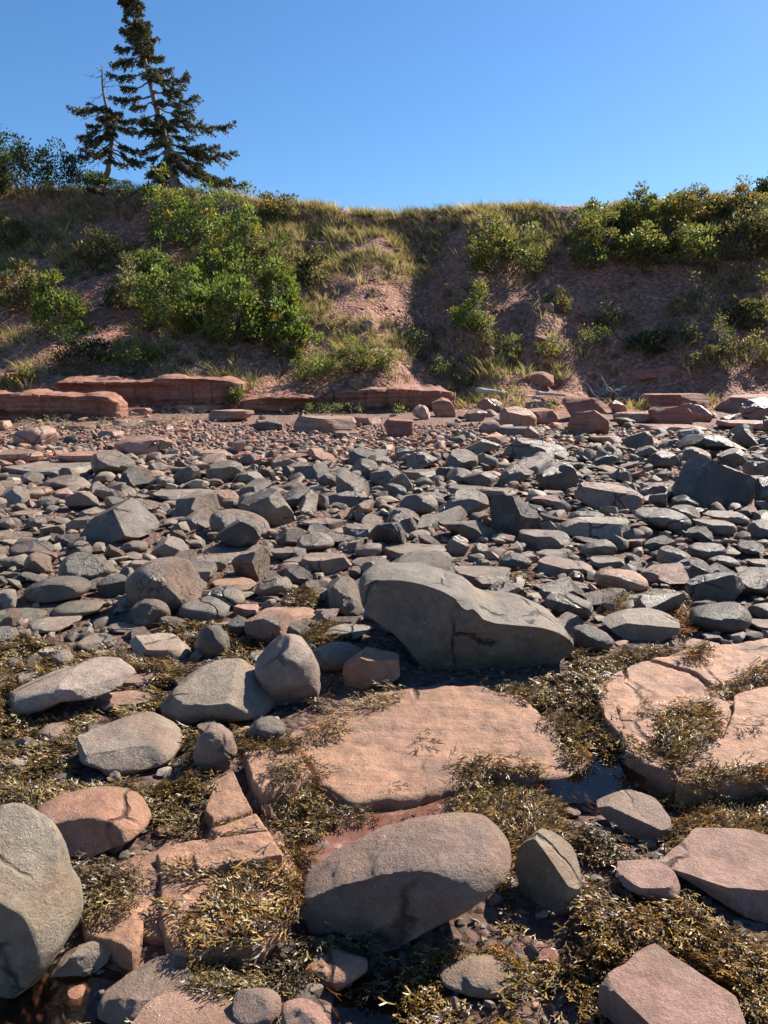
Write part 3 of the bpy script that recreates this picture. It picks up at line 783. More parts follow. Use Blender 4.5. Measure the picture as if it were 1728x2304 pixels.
hero('1', [(770, 350), (790, 300), (830, 272), (880, 270), (930, 290), (970, 320), (995, 355), (960, 385), (880, 385), (800, 388)], 'r', 'g')
hero('1', [(870, 265), (920, 235), (970, 225), (1020, 245), (1060, 280), (1060, 305), (1000, 325), (950, 310)], 'r', 'g')
hero('1', [(660, 190), (680, 150), (750, 125), (850, 118), (900, 130), (940, 170), (920, 200), (850, 225), (750, 238), (670, 225)], 's', 'g', 'wide flat-topped grey boulder with a sheer dark front')
hero('1', [(415, 215), (450, 190), (490, 170), (540, 175), (590, 210), (620, 240), (580, 270), (500, 275), (430, 255)], 'a', 'd')
hero('1', [(100, 250), (140, 215), (200, 190), (270, 183), (340, 195), (395, 230), (370, 265), (290, 285), (200, 305), (120, 295)], 'r', 'd')
hero('1', [(35, 60), (80, 38), (150, 30), (210, 32), (235, 60), (230, 90), (170, 110), (90, 105), (50, 90)], 'r', 'd')
hero('1', [(280, 70), (300, 42), (340, 30), (380, 40), (400, 75), (390, 100), (330, 107), (290, 95)], 'r', 'd')
hero('1', [(645, 100), (660, 60), (690, 22), (740, 12), (780, 30), (825, 80), (790, 105), (700, 115)], 'a', 'm', 'ridged pale-topped boulder below the leaning dark one')
hero('1', [(220, 340), (270, 305), (340, 290), (430, 288), (460, 310), (430, 340), (360, 360), (270, 367)], 'r', 'g')
hero('1', [(-40, 330), (90, 325), (160, 340), (205, 365), (150, 385), (-40, 382)], 's', 'g')
hero('1', [(120, 410), (200, 380), (280, 360), (340, 357), (355, 380), (300, 410), (180, 437), (130, 430)], 's', 'l')
hero('1', [(330, 470), (390, 440), (470, 430), (505, 450), (490, 480), (400, 510), (350, 505)], 's', 'g')
hero('1', [(160, 510), (200, 487), (280, 483), (295, 510), (270, 548), (190, 550)], 's', 'l')
hero('1', [(460, 400), (540, 380), (600, 385), (625, 410), (600, 432), (500, 432)], 'r', 'b')
hero('1', [(1100, 370), (1180, 325), (1290, 315), (1370, 325), (1340, 370), (1240, 400), (1120, 398)], 's', 'o', 'flat orange stone up the beach from the egg-shaped boulder')
hero('1', [(920, 200), (1000, 185), (1090, 195), (1110, 225), (1060, 260), (960, 245)], 's', 'o')
hero('1', [(1100, 250), (1130, 210), (1200, 185), (1240, 195), (1265, 240), (1220, 267), (1120, 277)], 'r', 'm')
hero('1', [(1420, 210), (1490, 180), (1530, 205), (1540, 230), (1490, 260), (1430, 267)], 'r', 'b')
hero('1', [(1300, 130), (1350, 85), (1430, 80), (1510, 110), (1520, 140), (1400, 177), (1310, 155)], 's', 'b')
hero('1', [(1480, 600), (1520, 570), (1640, 490), (1720, 490), (1730, 620), (1640, 650), (1485, 677)], 's', 'o', 'tilted orange block partly in the shadow of the giant boulder')
hero('1', [(1065, 860), (1120, 800), (1190, 788), (1235, 820), (1235, 860), (1180, 902), (1110, 908)], 'r', 'g', 'dark rounded stone at the corner of the orange bedrock')
hero('1', [(835, 960), (850, 900), (870, 840), (930, 820), (1000, 870), (1025, 950), (980, 1030), (880, 1035), (840, 1000)], 'r', 'b', 'lumpy brown stone wedged against the freckled boulder')
hero('1', [(1005, 330), (1060, 305), (1120, 310), (1120, 337), (1060, 362), (1015, 352)], 's', 'p')
hero('1', [(30, 620), (90, 598), (160, 595), (205, 630), (150, 655), (60, 650)], 'r', 'g')
hero('1', [(10, 565), (50, 535), (90, 555), (80, 600), (30, 605)], 'r', 'd')
hero('1', [(150, 870), (200, 820), (270, 815), (320, 850), (280, 905), (180, 905)], 'r', 'b', 'brown stone almost swallowed by rockweed beside the freckled boulder')
hero('1', [(870, 72), (960, 55), (1060, 55), (1130, 75), (1100, 102), (980, 104)], 's', 'm')
hero('1', [(1280, 50), (1300, 10), (1370, -5), (1420, 10), (1445, 45), (1380, 78), (1310, 82)], 'r', 'g')
hero('1', [(1530, 70), (1590, 40), (1650, 45), (1640, 100), (1560, 112)], 'r', 'g')
hero('1', [(1170, 70), (1230, 60), (1310, 70), (1325, 95), (1260, 122), (1190, 105)], 's', 'g')
hero('1', [(520, 50), (570, 30), (630, 35), (640, 70), (590, 87), (530, 80)], 'r', 'b')
hero('1', [(300, 140), (340, 108), (400, 110), (415, 140), (370, 167), (310, 160)], 'r', 'm')
hero('1', [(-10, 110), (50, 90), (110, 88), (140, 120), (130, 157), (50, 150)], 'r', 'm')
hero('1', [(1390, 440), (1470, 410), (1590, 390), (1600, 415), (1500, 467), (1400, 462)], 's', 'l')
hero('1', [(800, 120), (860, 95), (960, 92), (1025, 110), (1000, 135), (900, 130)], 's', 'm')
hero('1', [(540, 150), (580, 118), (630, 115), (665, 150), (640, 180), (570, 175)], 'r', 'm')
# --- rockweed edge, right
hero('2', [(-110, 200), (-100, 160), (-50, 135), (60, 125), (150, 130), (230, 150), (300, 180), (360, 210), (400, 250), (470, 280), (560, 295), (640, 305), (720, 330), (790, 370), (820, 420), (815, 470), (780, 490), (750, 540), (735, 580), (690, 598), (600, 590), (480, 598), (350, 595), (200, 585), (150, 520), (80, 420), (40, 370), (-40, 330), (-105, 270)],
     'w', 'g', 'giant smooth grey boulder with a saddle and small hollows', cuts=[(-.35, -.9, .0, .62), (.05, -1.0, -.25, .56)], dr=.8, dents=[(985, 1296, 26, 9), (1000, 1354, 30, 9), (1035, 1362, 26, 9), (1186, 1397, 10, 6)])
hero('2', [(660, 150), (720, 110), (800, 100), (870, 110), (905, 150), (860, 172), (760, 188), (690, 178)], 's', 'b')
hero('2', [(890, 110), (960, 95), (1040, 100), (1050, 130), (980, 157), (900, 152)], 's', 'm')
hero('2', [(905, 185), (940, 160), (1000, 152), (1070, 165), (1120, 200), (1145, 235), (1060, 257), (960, 247), (910, 220)], 'r', 'o', 'rounded orange-brown boulder among dark grey neighbours')
hero('2', [(690, 290), (730, 255), (800, 250), (870, 275), (905, 320), (890, 357), (820, 372), (750, 335)], 'r', 'g', 'smooth rounded boulder next to the far end of the giant boulder')
hero('2', [(645, 220), (740, 205), (840, 215), (890, 235), (820, 262), (700, 257)], 's', 'g')
hero('2', [(790, 190), (830, 160), (865, 180), (865, 212), (790, 214)], 'r', 'd')
hero('2', [(300, 150), (430, 140), (550, 155), (530, 190), (460, 242), (380, 242), (330, 200)], 's', 'm')
hero('2', [(450, 245), (500, 205), (570, 200), (620, 250), (610, 297), (510, 294)], 'r', 'm')
hero('2', [(940, 390), (1040, 355), (1150, 335), (1240, 322), (1280, 370), (1270, 420), (1180, 462), (1080, 467), (990, 445)], 'w', 'm', 'wet-looking boulder with a bright sloping top above the cracked bedrock', cuts=[(.15, -.2, .95, .45), (-.1, -1, .1, .6)])
hero('2', [(815, 400), (880, 395), (950, 420), (995, 465), (950, 502), (870, 512), (820, 490)], 'r', 'd', 'dark low boulder against the end of the giant boulder')
hero('2', [(1300, 220), (1370, 180), (1450, 165), (1510, 210), (1560, 300), (1480, 308), (1380, 302), (1310, 270)], 'a', 'd', 'dark angular boulder with rusty weed at its foot')
hero('2', [(1320, 340), (1430, 310), (1530, 295), (1590, 340), (1580, 400), (1480, 432), (1380, 422)], 'r', 'd', 'dark rounded boulder with strands of rockweed down its front')
hero('2', [(990, 285), (1120, 250), (1250, 238), (1285, 265), (1220, 292), (1080, 304)], 's', 'g')
hero('2', [(1290, 490), (1330, 455), (1420, 455), (1455, 480), (1400, 504)], 's', 'p')
hero('2', [(1370, 445), (1430, 428), (1465, 450), (1420, 468)], 's', 'g')
hero('2', [(490, 120), (550, 82), (610, 90), (640, 120), (600, 165), (520, 160)], 'r', 'd')
hero('2', [(650, 100), (690, 70), (780, 68), (815, 90), (780, 127), (680, 132)], 's', 'g')
hero('2', [(845, 75), (900, 35), (960, 25), (1010, 60), (1010, 92), (930, 102), (860, 97)], 'r', 'g')
hero('2', [(165, 120), (200, 80), (260, 75), (300, 110), (290, 147), (210, 140)], 'r', 'g')
hero('2', [(270, 60), (300, 15), (330, 5), (370, 60), (330, 97), (280, 87)], 'a', 'm')
hero('2', [(375, 75), (410, 40), (450, 60), (450, 87), (390, 94)], 'r', 'b')
hero('2', [(-10, 75), (60, 45), (200, 40), (270, 65), (230, 85), (150, 112), (30, 125), (-10, 110)], 's', 'm')
hero('2', [(1150, 85), (1200, 65), (1260, 80), (1285, 115), (1230, 132), (1160, 117)], 'r', 'd')
hero('2', [(1310, 60), (1400, 40), (1470, 55), (1480, 100), (1400, 122), (1330, 112)], 'r', 'd')
hero('2', [(1390, 120), (1440, 95), (1500, 105), (1540, 135), (1480, 152), (1400, 147)], 'r', 'g')
hero('2', [(1570, 135), (1620, 110), (1659, 120), (1740, 150), (1640, 164)], 's', 'm')
hero('2', [(1510, 165), (1600, 145), (1740, 160), (1740, 202), (1600, 204)], 's', 'g')
hero('2', [(1570, 310), (1640, 300), (1740, 320), (1730, 370), (1600, 364)], 'r', 'g')
hero('2', [(1560, 390), (1620, 370), (1740, 375), (1740, 430), (1620, 432)], 's', 'b')
# --- foreground
hero('3', [(-260, 640), (-200, 330), (-90, 215), (0, 195), (70, 213), (150, 250), (220, 300), (265, 370), (300, 470), (335, 580), (362, 680), (360, 740), (330, 810), (270, 880), (200, 940), (100, 1010), (0, 1070), (-150, 1075), (-240, 950)],
     'r', 'm', 'huge smooth boulder, its shaded foot white with barnacles', cuts=[(.25, -.35, .9, .66), (-.15, -1, -.05, .66)], dr=1.0)
hero('3', [(130, 240), (200, 185), (290, 155), (380, 132), (470, 130), (540, 155), (590, 195), (630, 240), (650, 290), (657, 370), (640, 412), (560, 440), (480, 440), (380, 420), (300, 400), (230, 360), (160, 300)], 'r', 'o', 'domed rusty-orange boulder right behind the huge smooth one')
hero('3', [(210, 940), (260, 890), (330, 830), (360, 780), (430, 775), (475, 800), (490, 850), (480, 890), (430, 930), (330, 955), (240, 985)], 'a', 'm', 'rough angular stone propped under the huge smooth boulder')
hero('3', [(590, 1152), (700, 1100), (850, 1050), (940, 1020), (970, 1080), (1040, 1152), (1060, 1260), (1000, 1290), (650, 1290), (560, 1220)], 's', 'p', 'smooth mauve-pink flat stone with a pointed corner')
hero('3', [(1000, 1010), (1080, 995), (1160, 995), (1210, 1040), (1215, 1100), (1190, 1160), (1130, 1200), (1040, 1130)], 'r', 'b', 'rounded brown stone touching the mauve-pink flat stone')
hero('3', [(1215, 1050), (1290, 1040), (1370, 1080), (1430, 1152), (1400, 1250), (1230, 1240)], 'r', 'p', 'pinkish knobbly stone beside the rounded brown one')
hero('3', [(430, 1070), (500, 1000), (600, 940), (690, 880), (800, 850), (860, 860), (850, 910), (740, 1000), (640, 1080), (560, 1140), (420, 1160)], 's', 'b', 'low brown rock draped with dark rockweed above the mauve-pink stone')
hero('3', [(1330, 885), (1390, 845), (1540, 825), (1575, 850), (1590, 890), (1560, 950), (1510, 1000), (1450, 1012), (1390, 970)], 'r', 'o', 'small orange-topped stone standing by the brown water')
hero('3', [(270, 1010), (340, 980), (400, 1010), (430, 1060), (380, 1095), (290, 1085)], 'r', 'o', 'wet orange stone in the brown pool with a tuft of weed')
hero('4', [(-420, 735), (-350, 650), (-339, 600), (-259, 530), (-159, 450), (-59, 395), (0, 350), (60, 320), (150, 280), (240, 250), (340, 240), (440, 238), (490, 280), (550, 355), (530, 390), (470, 450), (400, 520), (300, 600), (200, 680), (110, 760), (30, 820), (-60, 855), (-150, 830), (-300, 780)],
     'w', 'b', 'long slanting grey-brown boulder with a crumpled barnacled end', cuts=[(-.45, -.85, .15, .66)], dr=.6)
hero('4', [(570, 430), (620, 385), (700, 320), (760, 305), (800, 325), (840, 370), (855, 430), (850, 520), (830, 600), (800, 660), (760, 682), (690, 660), (600, 610), (565, 520)], 'w', 'm', 'upright boulder with a sharp dark front face, rockweed all round', cuts=[(.45, -.25, .85, .42), (-.72, -.68, .15, .42)])
hero('4', [(915, 215), (980, 175), (1050, 140), (1110, 140), (1170, 165), (1220, 200), (1245, 270), (1240, 335), (1200, 368), (1120, 360), (1040, 330), (960, 280)], 'w', 'b', 'brown boulder by the small sky-reflecting pool', cuts=[(.2, -.35, .9, .5), (-.5, -.8, .1, .55)])
hero('4', [(1190, 400), (1250, 360), (1330, 335), (1440, 320), (1540, 330), (1659, 370), (1800, 420), (1870, 600), (1760, 725), (1620, 722), (1500, 670), (1400, 600), (1290, 510)], 's', 'p', 'broad tilted pink-brown slab with a dark undercut edge', dr=1.0)
hero('4', [(925, 900), (960, 840), (1010, 822), (1130, 830), (1260, 845), (1370, 870), (1450, 920), (1510, 990), (1555, 1080), (1575, 1152), (1560, 1260), (1200, 1300), (980, 1230), (945, 1060), (920, 960)], 's', 'p', 'big flat rough pink-brown boulder at the bottom of the weed', dr=1.0)
hero('4', [(1000, 455), (1120, 440), (1190, 470), (1240, 560), (1280, 620), (1220, 660), (1120, 590), (1040, 530)], 's', 'p', 'flat pinkish rock top showing through golden rockweed')
hero('4', [(1030, 798), (1110, 760), (1190, 755), (1215, 790), (1190, 830), (1100, 825)], 'r', 'm', 'small grey stone on the back edge of the rough pink-brown boulder')
hero('4', [(240, 935), (320, 915), (350, 870), (400, 855), (470, 870), (530, 910), (570, 970), (590, 1045), (520, 1045), (430, 1030), (340, 1010), (280, 965)], 'r', 'b', 'heart-shaped brown stone with a groove in its top', dr=.7)
hero('4', [(630, 835), (670, 805), (740, 840), (765, 880), (720, 910), (660, 897)], 'r', 'r', 'shiny wet red stone in the narrow channel')
hero('4', [(655, 965), (700, 925), (750, 935), (775, 975), (750, 1012), (700, 1017)], 'r', 'd', 'dark wet stone in the channel below the shiny red one')
hero('4', [(970, 135), (1000, 122), (1060, 137), (1020, 162), (975, 162)], 'r', 'p', 'little pink stone at the brink of the sky-reflecting pool')
hero('4', [(760, 220), (800, 205), (850, 237), (820, 260), (775, 255)], 'r', 'b', 'little brown stone sitting in the weed below the pool')
hero('4', [(740, 280), (790, 262), (820, 285), (800, 310), (750, 308)], 'r', 'd')
hero('3', [(665, 320), (690, 290), (740, 295), (752, 325), (720, 345), (680, 345)], 'r', 'r', 'red cobble in the pebble hollow beside the domed orange boulder')
hero('3', [(815, 315), (840, 290), (862, 300), (855, 332), (825, 338)], 'r', 'r')
hero('3', [(780, 195), (830, 180), (850, 205), (820, 225), (785, 220)], 's', 'b')
hero('3', [(1140, 225), (1165, 205), (1185, 270), (1180, 292), (1155, 290)], 'a', 'p', 'upright pink stone jammed in the bedrock crack')
hero('3', [(1090, 190), (1110, 180), (1135, 225), (1120, 240), (1095, 225)], 'r', 'b')
hero('3', [(940, 790), (980, 775), (1030, 785), (1020, 830), (960, 845)], 'r', 'o')
hero('3', [(1180, 950), (1220, 935), (1250, 960), (1240, 990), (1190, 990)], 'r', 'b')

# ------------------------------------------------------------------ bedrock slabs
def slab(reg, pts, z, col='o', label=None, tilt=(0, 0), rough=.012, edge=.014, base=-.16, group=None, mat='slab'):
    seed_ctr[0] += 1; sd = seed_ctr[0]
    pp = PX(reg, pts) if reg else pts
    P2 = np.array([onplane(a, b, z)[:2] for a, b in pp])
    c = P2.mean(0)
    r = smooth_circ(radial(P2, c), .8)
    nth, nr = 180, 46
    th = np.arange(nth) * 2 * math.pi / nth
    rr_ = np.interp(th, np.arange(361) * math.pi / 180, np.append(r, r[0]))
    edgeN = 1 + .014 * vnoise(np.stack([np.cos(th) * 5, np.sin(th) * 5, th * 0 + sd], -1), 1.3, sd) + .016 * vnoise(np.stack([np.cos(th) * 20, np.sin(th) * 20, th * 0 + sd], -1), 1.3, sd)
    rr_ = rr_ * edgeN
    V = []
    for i in range(nr):
        t = (i / (nr - 1)) ** .8
        R = rr_ * t
        x, y = c[0] + R * np.cos(th), c[1] + R * np.sin(th)
        V.append(np.stack([x, y, np.full(nth, 0.0)], -1))
    V = np.concatenate(V)
    dist_edge = np.repeat((1 - ((np.arange(nr) / (nr - 1)) ** .8)), nth) * np.tile(rr_, nr)
    Q = np.stack([V[:, 0], V[:, 1], np.full(len(V), sd * 1.3)], -1)
    dz = rough * 1.6 * fbm(Q, 2.2, sd, 4, .55) + rough * .35 * fbm(Q, 17, sd + 3, 3, .6)
    # shallow bedding steps
    st = fbm(Q, 1.4, sd + 9, 2); dz += rough * 1.2 * np.tanh(st * 18) * .5
    e = np.clip(1 - dist_edge / edge, 0, 1)
    V[:, 2] = z + dz + (V[:, 0] - c[0]) * tilt[0] + (V[:, 1] - c[1]) * tilt[1] - edge * .75 * e ** 2.4
    ring = V[-nth:].copy(); rows = [V]
    for k, zz in enumerate((.33, .66, 1.0)):
        q = ring.copy()
        q[:, 2] = ring[:, 2] * (1 - zz) + base * zz
        out = 1 + .01 * zz + .02 * vnoise(np.stack([np.cos(th) * 6, np.sin(th) * 6, th * 0 + zz * 3 + sd], -1), 1.2, sd + 5)
        q[:, :2] = c + (q[:, :2] - c) * out[:, None]
        rows.append(q)
    V = np.concatenate(rows); n = len(V) // nth
    i = (np.arange(n - 1)[:, None] * nth + np.arange(nth)).ravel()
    j = (np.arange(n - 1)[:, None] * nth + (np.arange(nth) + 1) % nth).ravel()
    F = np.stack([i, j, j + nth, i + nth], -1)[:, ::-1]
    F = F[:, ::-1]
    org = np.array([c[0], c[1], base])
    me = mesh_np('bedrock_slab', V - org, F, M[mat])
    me.set_sharp_from_angle(angle=math.radians(42))
    rr = random.Random(sd); jit = rr.uniform(.9, 1.1)
    o = obj('bedrock_slab', me, loc=org, color=[v * jit * (.62 if mat == 'wetslab' else 1) for v in CC[col]])
    tag(o, label, 'bedrock slab', group)
    HERO.append(o)
    FOOT.append((c[0], c[1], np.ptp(P2[:, 0]) * .42, np.ptp(P2[:, 1]) * .42))
    return o

slab(None, [(640, 1665), (740, 1610), (860, 1552), (1000, 1546), (1085, 1550), (1180, 1572), (1240, 1625), (1290, 1680), (1330, 1702), (1280, 1737), (1200, 1745), (1100, 1735), (1010, 1765), (900, 1792), (790, 1802), (712, 1762), (690, 1715)], .012, 'o', 'broad smooth orange bedrock slab in front of the giant boulder', tilt=(-.01, .02), rough=.012, edge=.03)
slab('3', [(1250, 440), (1300, 330), (1450, 240), (1659, 170), (1900, 130), (2080, 170), (2090, 240), (1900, 330), (1659, 420), (1420, 520), (1330, 500)], -.035, 'r', 'lower wet reddish slab below the broad orange one', mat='wetslab', rough=.006, edge=.03)
slab('2', [(980, 700), (1060, 610), (1180, 560), (1400, 510), (1659, 480), (1900, 450), (1920, 990), (1659, 1030), (1300, 1045), (1150, 980), (1040, 880)], .035, 'o', 'recessed bedrock seen in the cracks between the fractured blocks', base=-.2)
slab('3', [(400, 520), (520, 460), (660, 420), (760, 340), (900, 240), (960, 110), (1080, 30), (1250, -20), (1330, 100), (1200, 200), (1230, 400), (1320, 540), (1190, 730), (950, 790), (700, 790), (540, 760), (420, 700)], -.04, 'o', 'lowest orange bedrock sheet under the blocks beside the crack', base=-.2)
slab('2', [(915, 660), (1035, 583), (1050, 690), (1178, 783), (1090, 812), (1012, 846), (955, 790), (925, 720)], .055, 'o', 'left corner block of the cracked bedrock, dark weedy edge')
slab('2', [(1045, 578), (1140, 545), (1328, 600), (1396, 668), (1376, 718), (1230, 768), (1186, 775), (1062, 688)], .058, 'o', 'flat-topped middle block of the cracked bedrock')
slab('2', [(1152, 538), (1260, 510), (1659, 463), (1900, 440), (1900, 580), (1659, 622), (1420, 660), (1338, 594)], .06, 'o', 'long back block of the cracked bedrock')
slab('2', [(1018, 854), (1100, 820), (1230, 788), (1380, 733), (1498, 716), (1500, 762), (1424, 930), (1262, 1030), (1140, 992), (1046, 932)], .05, 'o', 'cracked bedrock block with a golden rockweed mat on top')
slab('2', [(1512, 712), (1659, 668), (1950, 620), (1950, 1000), (1659, 1045), (1255, 1068), (1275, 1008), (1432, 936), (1512, 770)], .055, 'o', 'widest front block of the cracked bedrock')
slab('3', [(1052, -8), (1290, -58), (1300, 0), (1345, 80), (1215, 150), (1130, 182), (1092, 130)], .03, 'o', 'squarish orange slab across the crack from the broad one')
slab('3', [(880, 235), (925, 100), (1008, 63), (1090, 232), (1012, 262), (920, 285)], .02, 'o', 'narrow orange block along the crack, partly weed-covered')
slab('3', [(900, 300), (1000, 268), (1112, 243), (1165, 308), (1000, 322), (925, 332)], .02, 'o', 'thin orange strip of bedrock between two blocks by the crack', edge=.02)
slab('3', [(828, 412), (940, 338), (1165, 318), (1224, 410), (912, 464), (850, 467)], .045, 'o', 'clean rectangular orange block')
slab('3', [(672, 398), (760, 350), (888, 332), (932, 342), (822, 420), (838, 472), (690, 486)], .02, 'o', 'low orange block beside the clean rectangular one')
slab('3', [(690, 590), (692, 505), (800, 480), (1000, 472), (1240, 436), (1335, 560), (1205, 745), (1130, 805), (950, 805), (840, 835), (740, 822), (688, 700)], .0, 'o', 'large orange block mostly under golden rockweed', base=-.2)
slab('3', [(340, 612), (400, 500), (500, 450), (640, 440), (685, 480), (678, 560), (622, 680), (592, 800), (560, 820), (480, 780), (365, 740)], .0, 'o', 'orange block with a layered top beside the huge smooth boulder', base=-.2)

# ------------------------------------------------------------------ cobbles
def proto(sd, typ, sub=3):
    rr = random.Random(sd)
    d, F = ico(sub)
    m = {'r': 2.3, 's': 4.2, 'a': 3.2}[typ]
    k = (np.abs(d) ** m).sum(1) ** (-1 / m)
    V = d * k[:, None]
    for i in range({'r': 6, 's': 12, 'a': 16}[typ]):
        nv = np.array([rr.gauss(0, 1), rr.gauss(0, 1), rr.gauss(0, .9) + .1]); nv /= np.linalg.norm(nv)
        dd = rr.uniform(.5, .9) if typ != 'r' else rr.uniform(.68, .9)
        V = V - np.maximum(V @ nv - dd, 0)[:, None] * nv
    V = V + d * (fbm(V + sd * 2.1, .9, sd, 3)[:, None]) * {'r': .08, 's': .05, 'a': .045}[typ]
    ax = {'r': (1, rr.uniform(.68, .92), rr.uniform(.5, .7)), 's': (1, rr.uniform(.5, .85), rr.uniform(.2, .36)), 'a': (1, rr.uniform(.55, .85), rr.uniform(.36, .58))}[typ]
    return V * np.array(ax), F
PROT = [proto(500 + i, 'saasr'[i % 5], 4) for i in range(30)]
PROTL = [proto(700 + i, 'saasa'[i % 5], 3 if i < 8 else 2) for i in range(24)]
PROTS = [proto(900 + i, 'rsa'[i % 3], 1) for i in range(16)]
PME = [mesh_np('cobble', V, F, M['rock']) for V, F in PROT]
for me_ in PME: me_.set_sharp_from_angle(angle=math.radians(22))

def rotm(rz, tx, ty):
    cz, sz = math.cos(rz), math.sin(rz); cx, sx = math.cos(tx), math.sin(tx); cy, sy = math.cos(ty), math.sin(ty)
    Rz = np.array([[cz, -sz, 0], [sz, cz, 0], [0, 0, 1]]); Rx = np.array([[1, 0, 0], [0, cx, -sx], [0, sx, cx]]); Ry = np.array([[cy, 0, sy], [0, 1, 0], [-sy, 0, cy]])
    return Rx @ Ry @ Rz

FA = np.array(FOOT)
cell = {}
def free(x, y, r, pack):
    if len(FA) and np.any(((x - FA[:, 0]) / (FA[:, 2] * 1.0 + r * .62)) ** 2 + ((y - FA[:, 1]) / (FA[:, 3] * .95 + r * .6)) ** 2 < 1): return False
    i, j = int(math.floor(x / .5)), int(math.floor(y / .5))
    for a in (-1, 0, 1):
        for b in (-1, 0, 1):
            for (qx, qy, qr) in cell.get((i + a, j + b), ()):
                if (x - qx) ** 2 + (y - qy) ** 2 < (pack * (r + qr)) ** 2: return False
    cell.setdefault((i, j), []).append((x, y, r))
    return True

last_c = ['g']
def tint_at(x, y):
    """upper left of the beach is pink, the rest grey-green with reddish stones in it"""
    px = 864 + FPX * x / y
    t = min(max((y - 9.5) / 4.5, 0), 1) * (1 if px < 1000 else .45)
    if random.random() < .22 + .6 * t: c = random.choice(['p', 'p', 'r', 'b', 'o'] if t > .3 else ['b', 'p', 'b', 'm'])
    else: c = random.choice(['g', 'g', 'd', 'm', 'm', 'l'])
    last_c[0] = c
    k = random.uniform(.8, 1.2)
    return np.array(CC[c]) * k

cands = []
tries = 0
def try_place(n, rlo, rhi, ylo, yhi, pack, rfun=None):
    got = 0
    for _ in range(n):
        y = math.sqrt(random.uniform(ylo ** 2, yhi ** 2))
        x = random.uniform(-1, 1) * (.53 * y + .7)
        r = rlo + (rhi - rlo) * random.random() ** 1.6
        if rfun: r *= rfun(x, y)
        if free(x, y, r, pack):
            cands.append((r, x, y)); got += 1
    return got
def sizef(x, y):
    px = 864 + FPX * x / y
    f = 1.0
    if y > 10.5: f = .75
    if y > 12.5: f = .6 if px < 950 else 1.0
    return f
try_place(260, .26, .40, 4.9, 11.5, .66, sizef)
try_place(900, .15, .26, 4.7, 12.5, .66, sizef)
try_place(130, .16, .34, 10.5, 17.0, .9, lambda x, y: (1.0 if x > 1.0 else .55))
try_place(260, .2, .42, 10.8, 17.3, .74, lambda x, y: (1.0 if x > .1 * y else .3))
try_place(6000, .10, .18, 4.5, 13.5, .64, sizef)
try_place(11000, .06, .11, 4.4, 14.5, .62, sizef)
try_place(14000, .035, .06, 4.2, 15.5, .66)
for _ in range(900):
    px_, py_ = random.uniform(-40, 1770), random.uniform(1430, 1760)
    if 640 < px_ < 1728 and py_ > 1530: continue
    g_ = onplane(px_, py_, -.03); r_ = .03 + .075 * random.random() ** 2
    if free(g_[0], g_[1], r_, .8): cands.append((r_, g_[0], g_[1]))
for _ in range(260):
    px_, py_ = random.uniform(-40, 1770), random.uniform(1760, 2320)
    g_ = onplane(px_, py_, -.03); r_ = .015 + .04 * random.random() ** 2
    if free(g_[0], g_[1], r_, .9): cands.append((r_, g_[0], g_[1]))
cands.sort(key=lambda q: -q[0] / q[2])
GR = Buf()
n_ind = 0
for (r, x, y) in cands:
    z = H1(x, y)
    col = tint_at(x, y)
    rz, tx, ty = random.uniform(0, 6.28), random.gauss(0, .2), random.gauss(0, .2)
    if n_ind < 296:
        i = random.randrange(len(PROT))
        V, F = PROT[i]
        hz = -V[:, 2].min() * r
        o = obj('cobble', PME[i], color=col)
        o.scale = (r, r, r * random.uniform(.9, 1.25))
        o.location = (x, y, z + hz * random.uniform(.3, .85))
        o.rotation_euler = (tx, ty, rz)
        shp = {'s': 'flat', 'a': 'angular', 'r': 'rounded'}['saasr'[i % 5]]
        for zn, ymax in (('between the boulders near the rockweed', 6.6), ('in the stony belt across the beach', 10.0), ('on the upper beach gravel', 99)):
            if y < ymax: break
        lab = '%s %s cobble %s' % (shp, CWORD[last_c[0]], zn)
        tag(o, lab, 'cobble', lab.replace('cobble', 'cobbles')); n_ind += 1
    else:
        V, F = random.choice(PROTL if r * FPX / y > 11 else PROTS)
        V2 = (V * np.array([r, r, r * random.uniform(.9, 1.3)])) @ rotm(rz, tx, ty).T
        GR.add(V2 + np.array([x, y, z - V2[:, 2].min() * random.uniform(.3, .95)]), F, col)
# fine shingle
def pebbles(n, rlo, rhi, ylo, yhi, wide=.53):
    for _ in range(n):
        y = math.sqrt(random.uniform(ylo ** 2, yhi ** 2)); x = random.uniform(-1, 1) * (wide * y + .5)
        r = random.uniform(rlo, rhi)
        V, F = random.choice(PROTS)
        V2 = (V * r) @ rotm(random.uniform(0, 6.28), random.gauss(0, .3), random.gauss(0, .3)).T
        GR.add(V2 + np.array([x, y, H1(x, y) + r * random.uniform(.05, .4)]), F, tint_at(x, y))
pebbles(3800, .018, .045, 4.2, 15.8)
pebbles(1500, .008, .022, 1.5, 4.4)
pebbles(700, .012, .034, 1.5, 2.6)
gme = GR.mesh('shingle', M['gravel'])
gme.set_sharp_from_angle(angle=math.radians(30))
o = obj('shingle', gme)
tag(o, 'loose pebbles and small stones filling gaps across the beach', 'pebbles', kind='stuff')

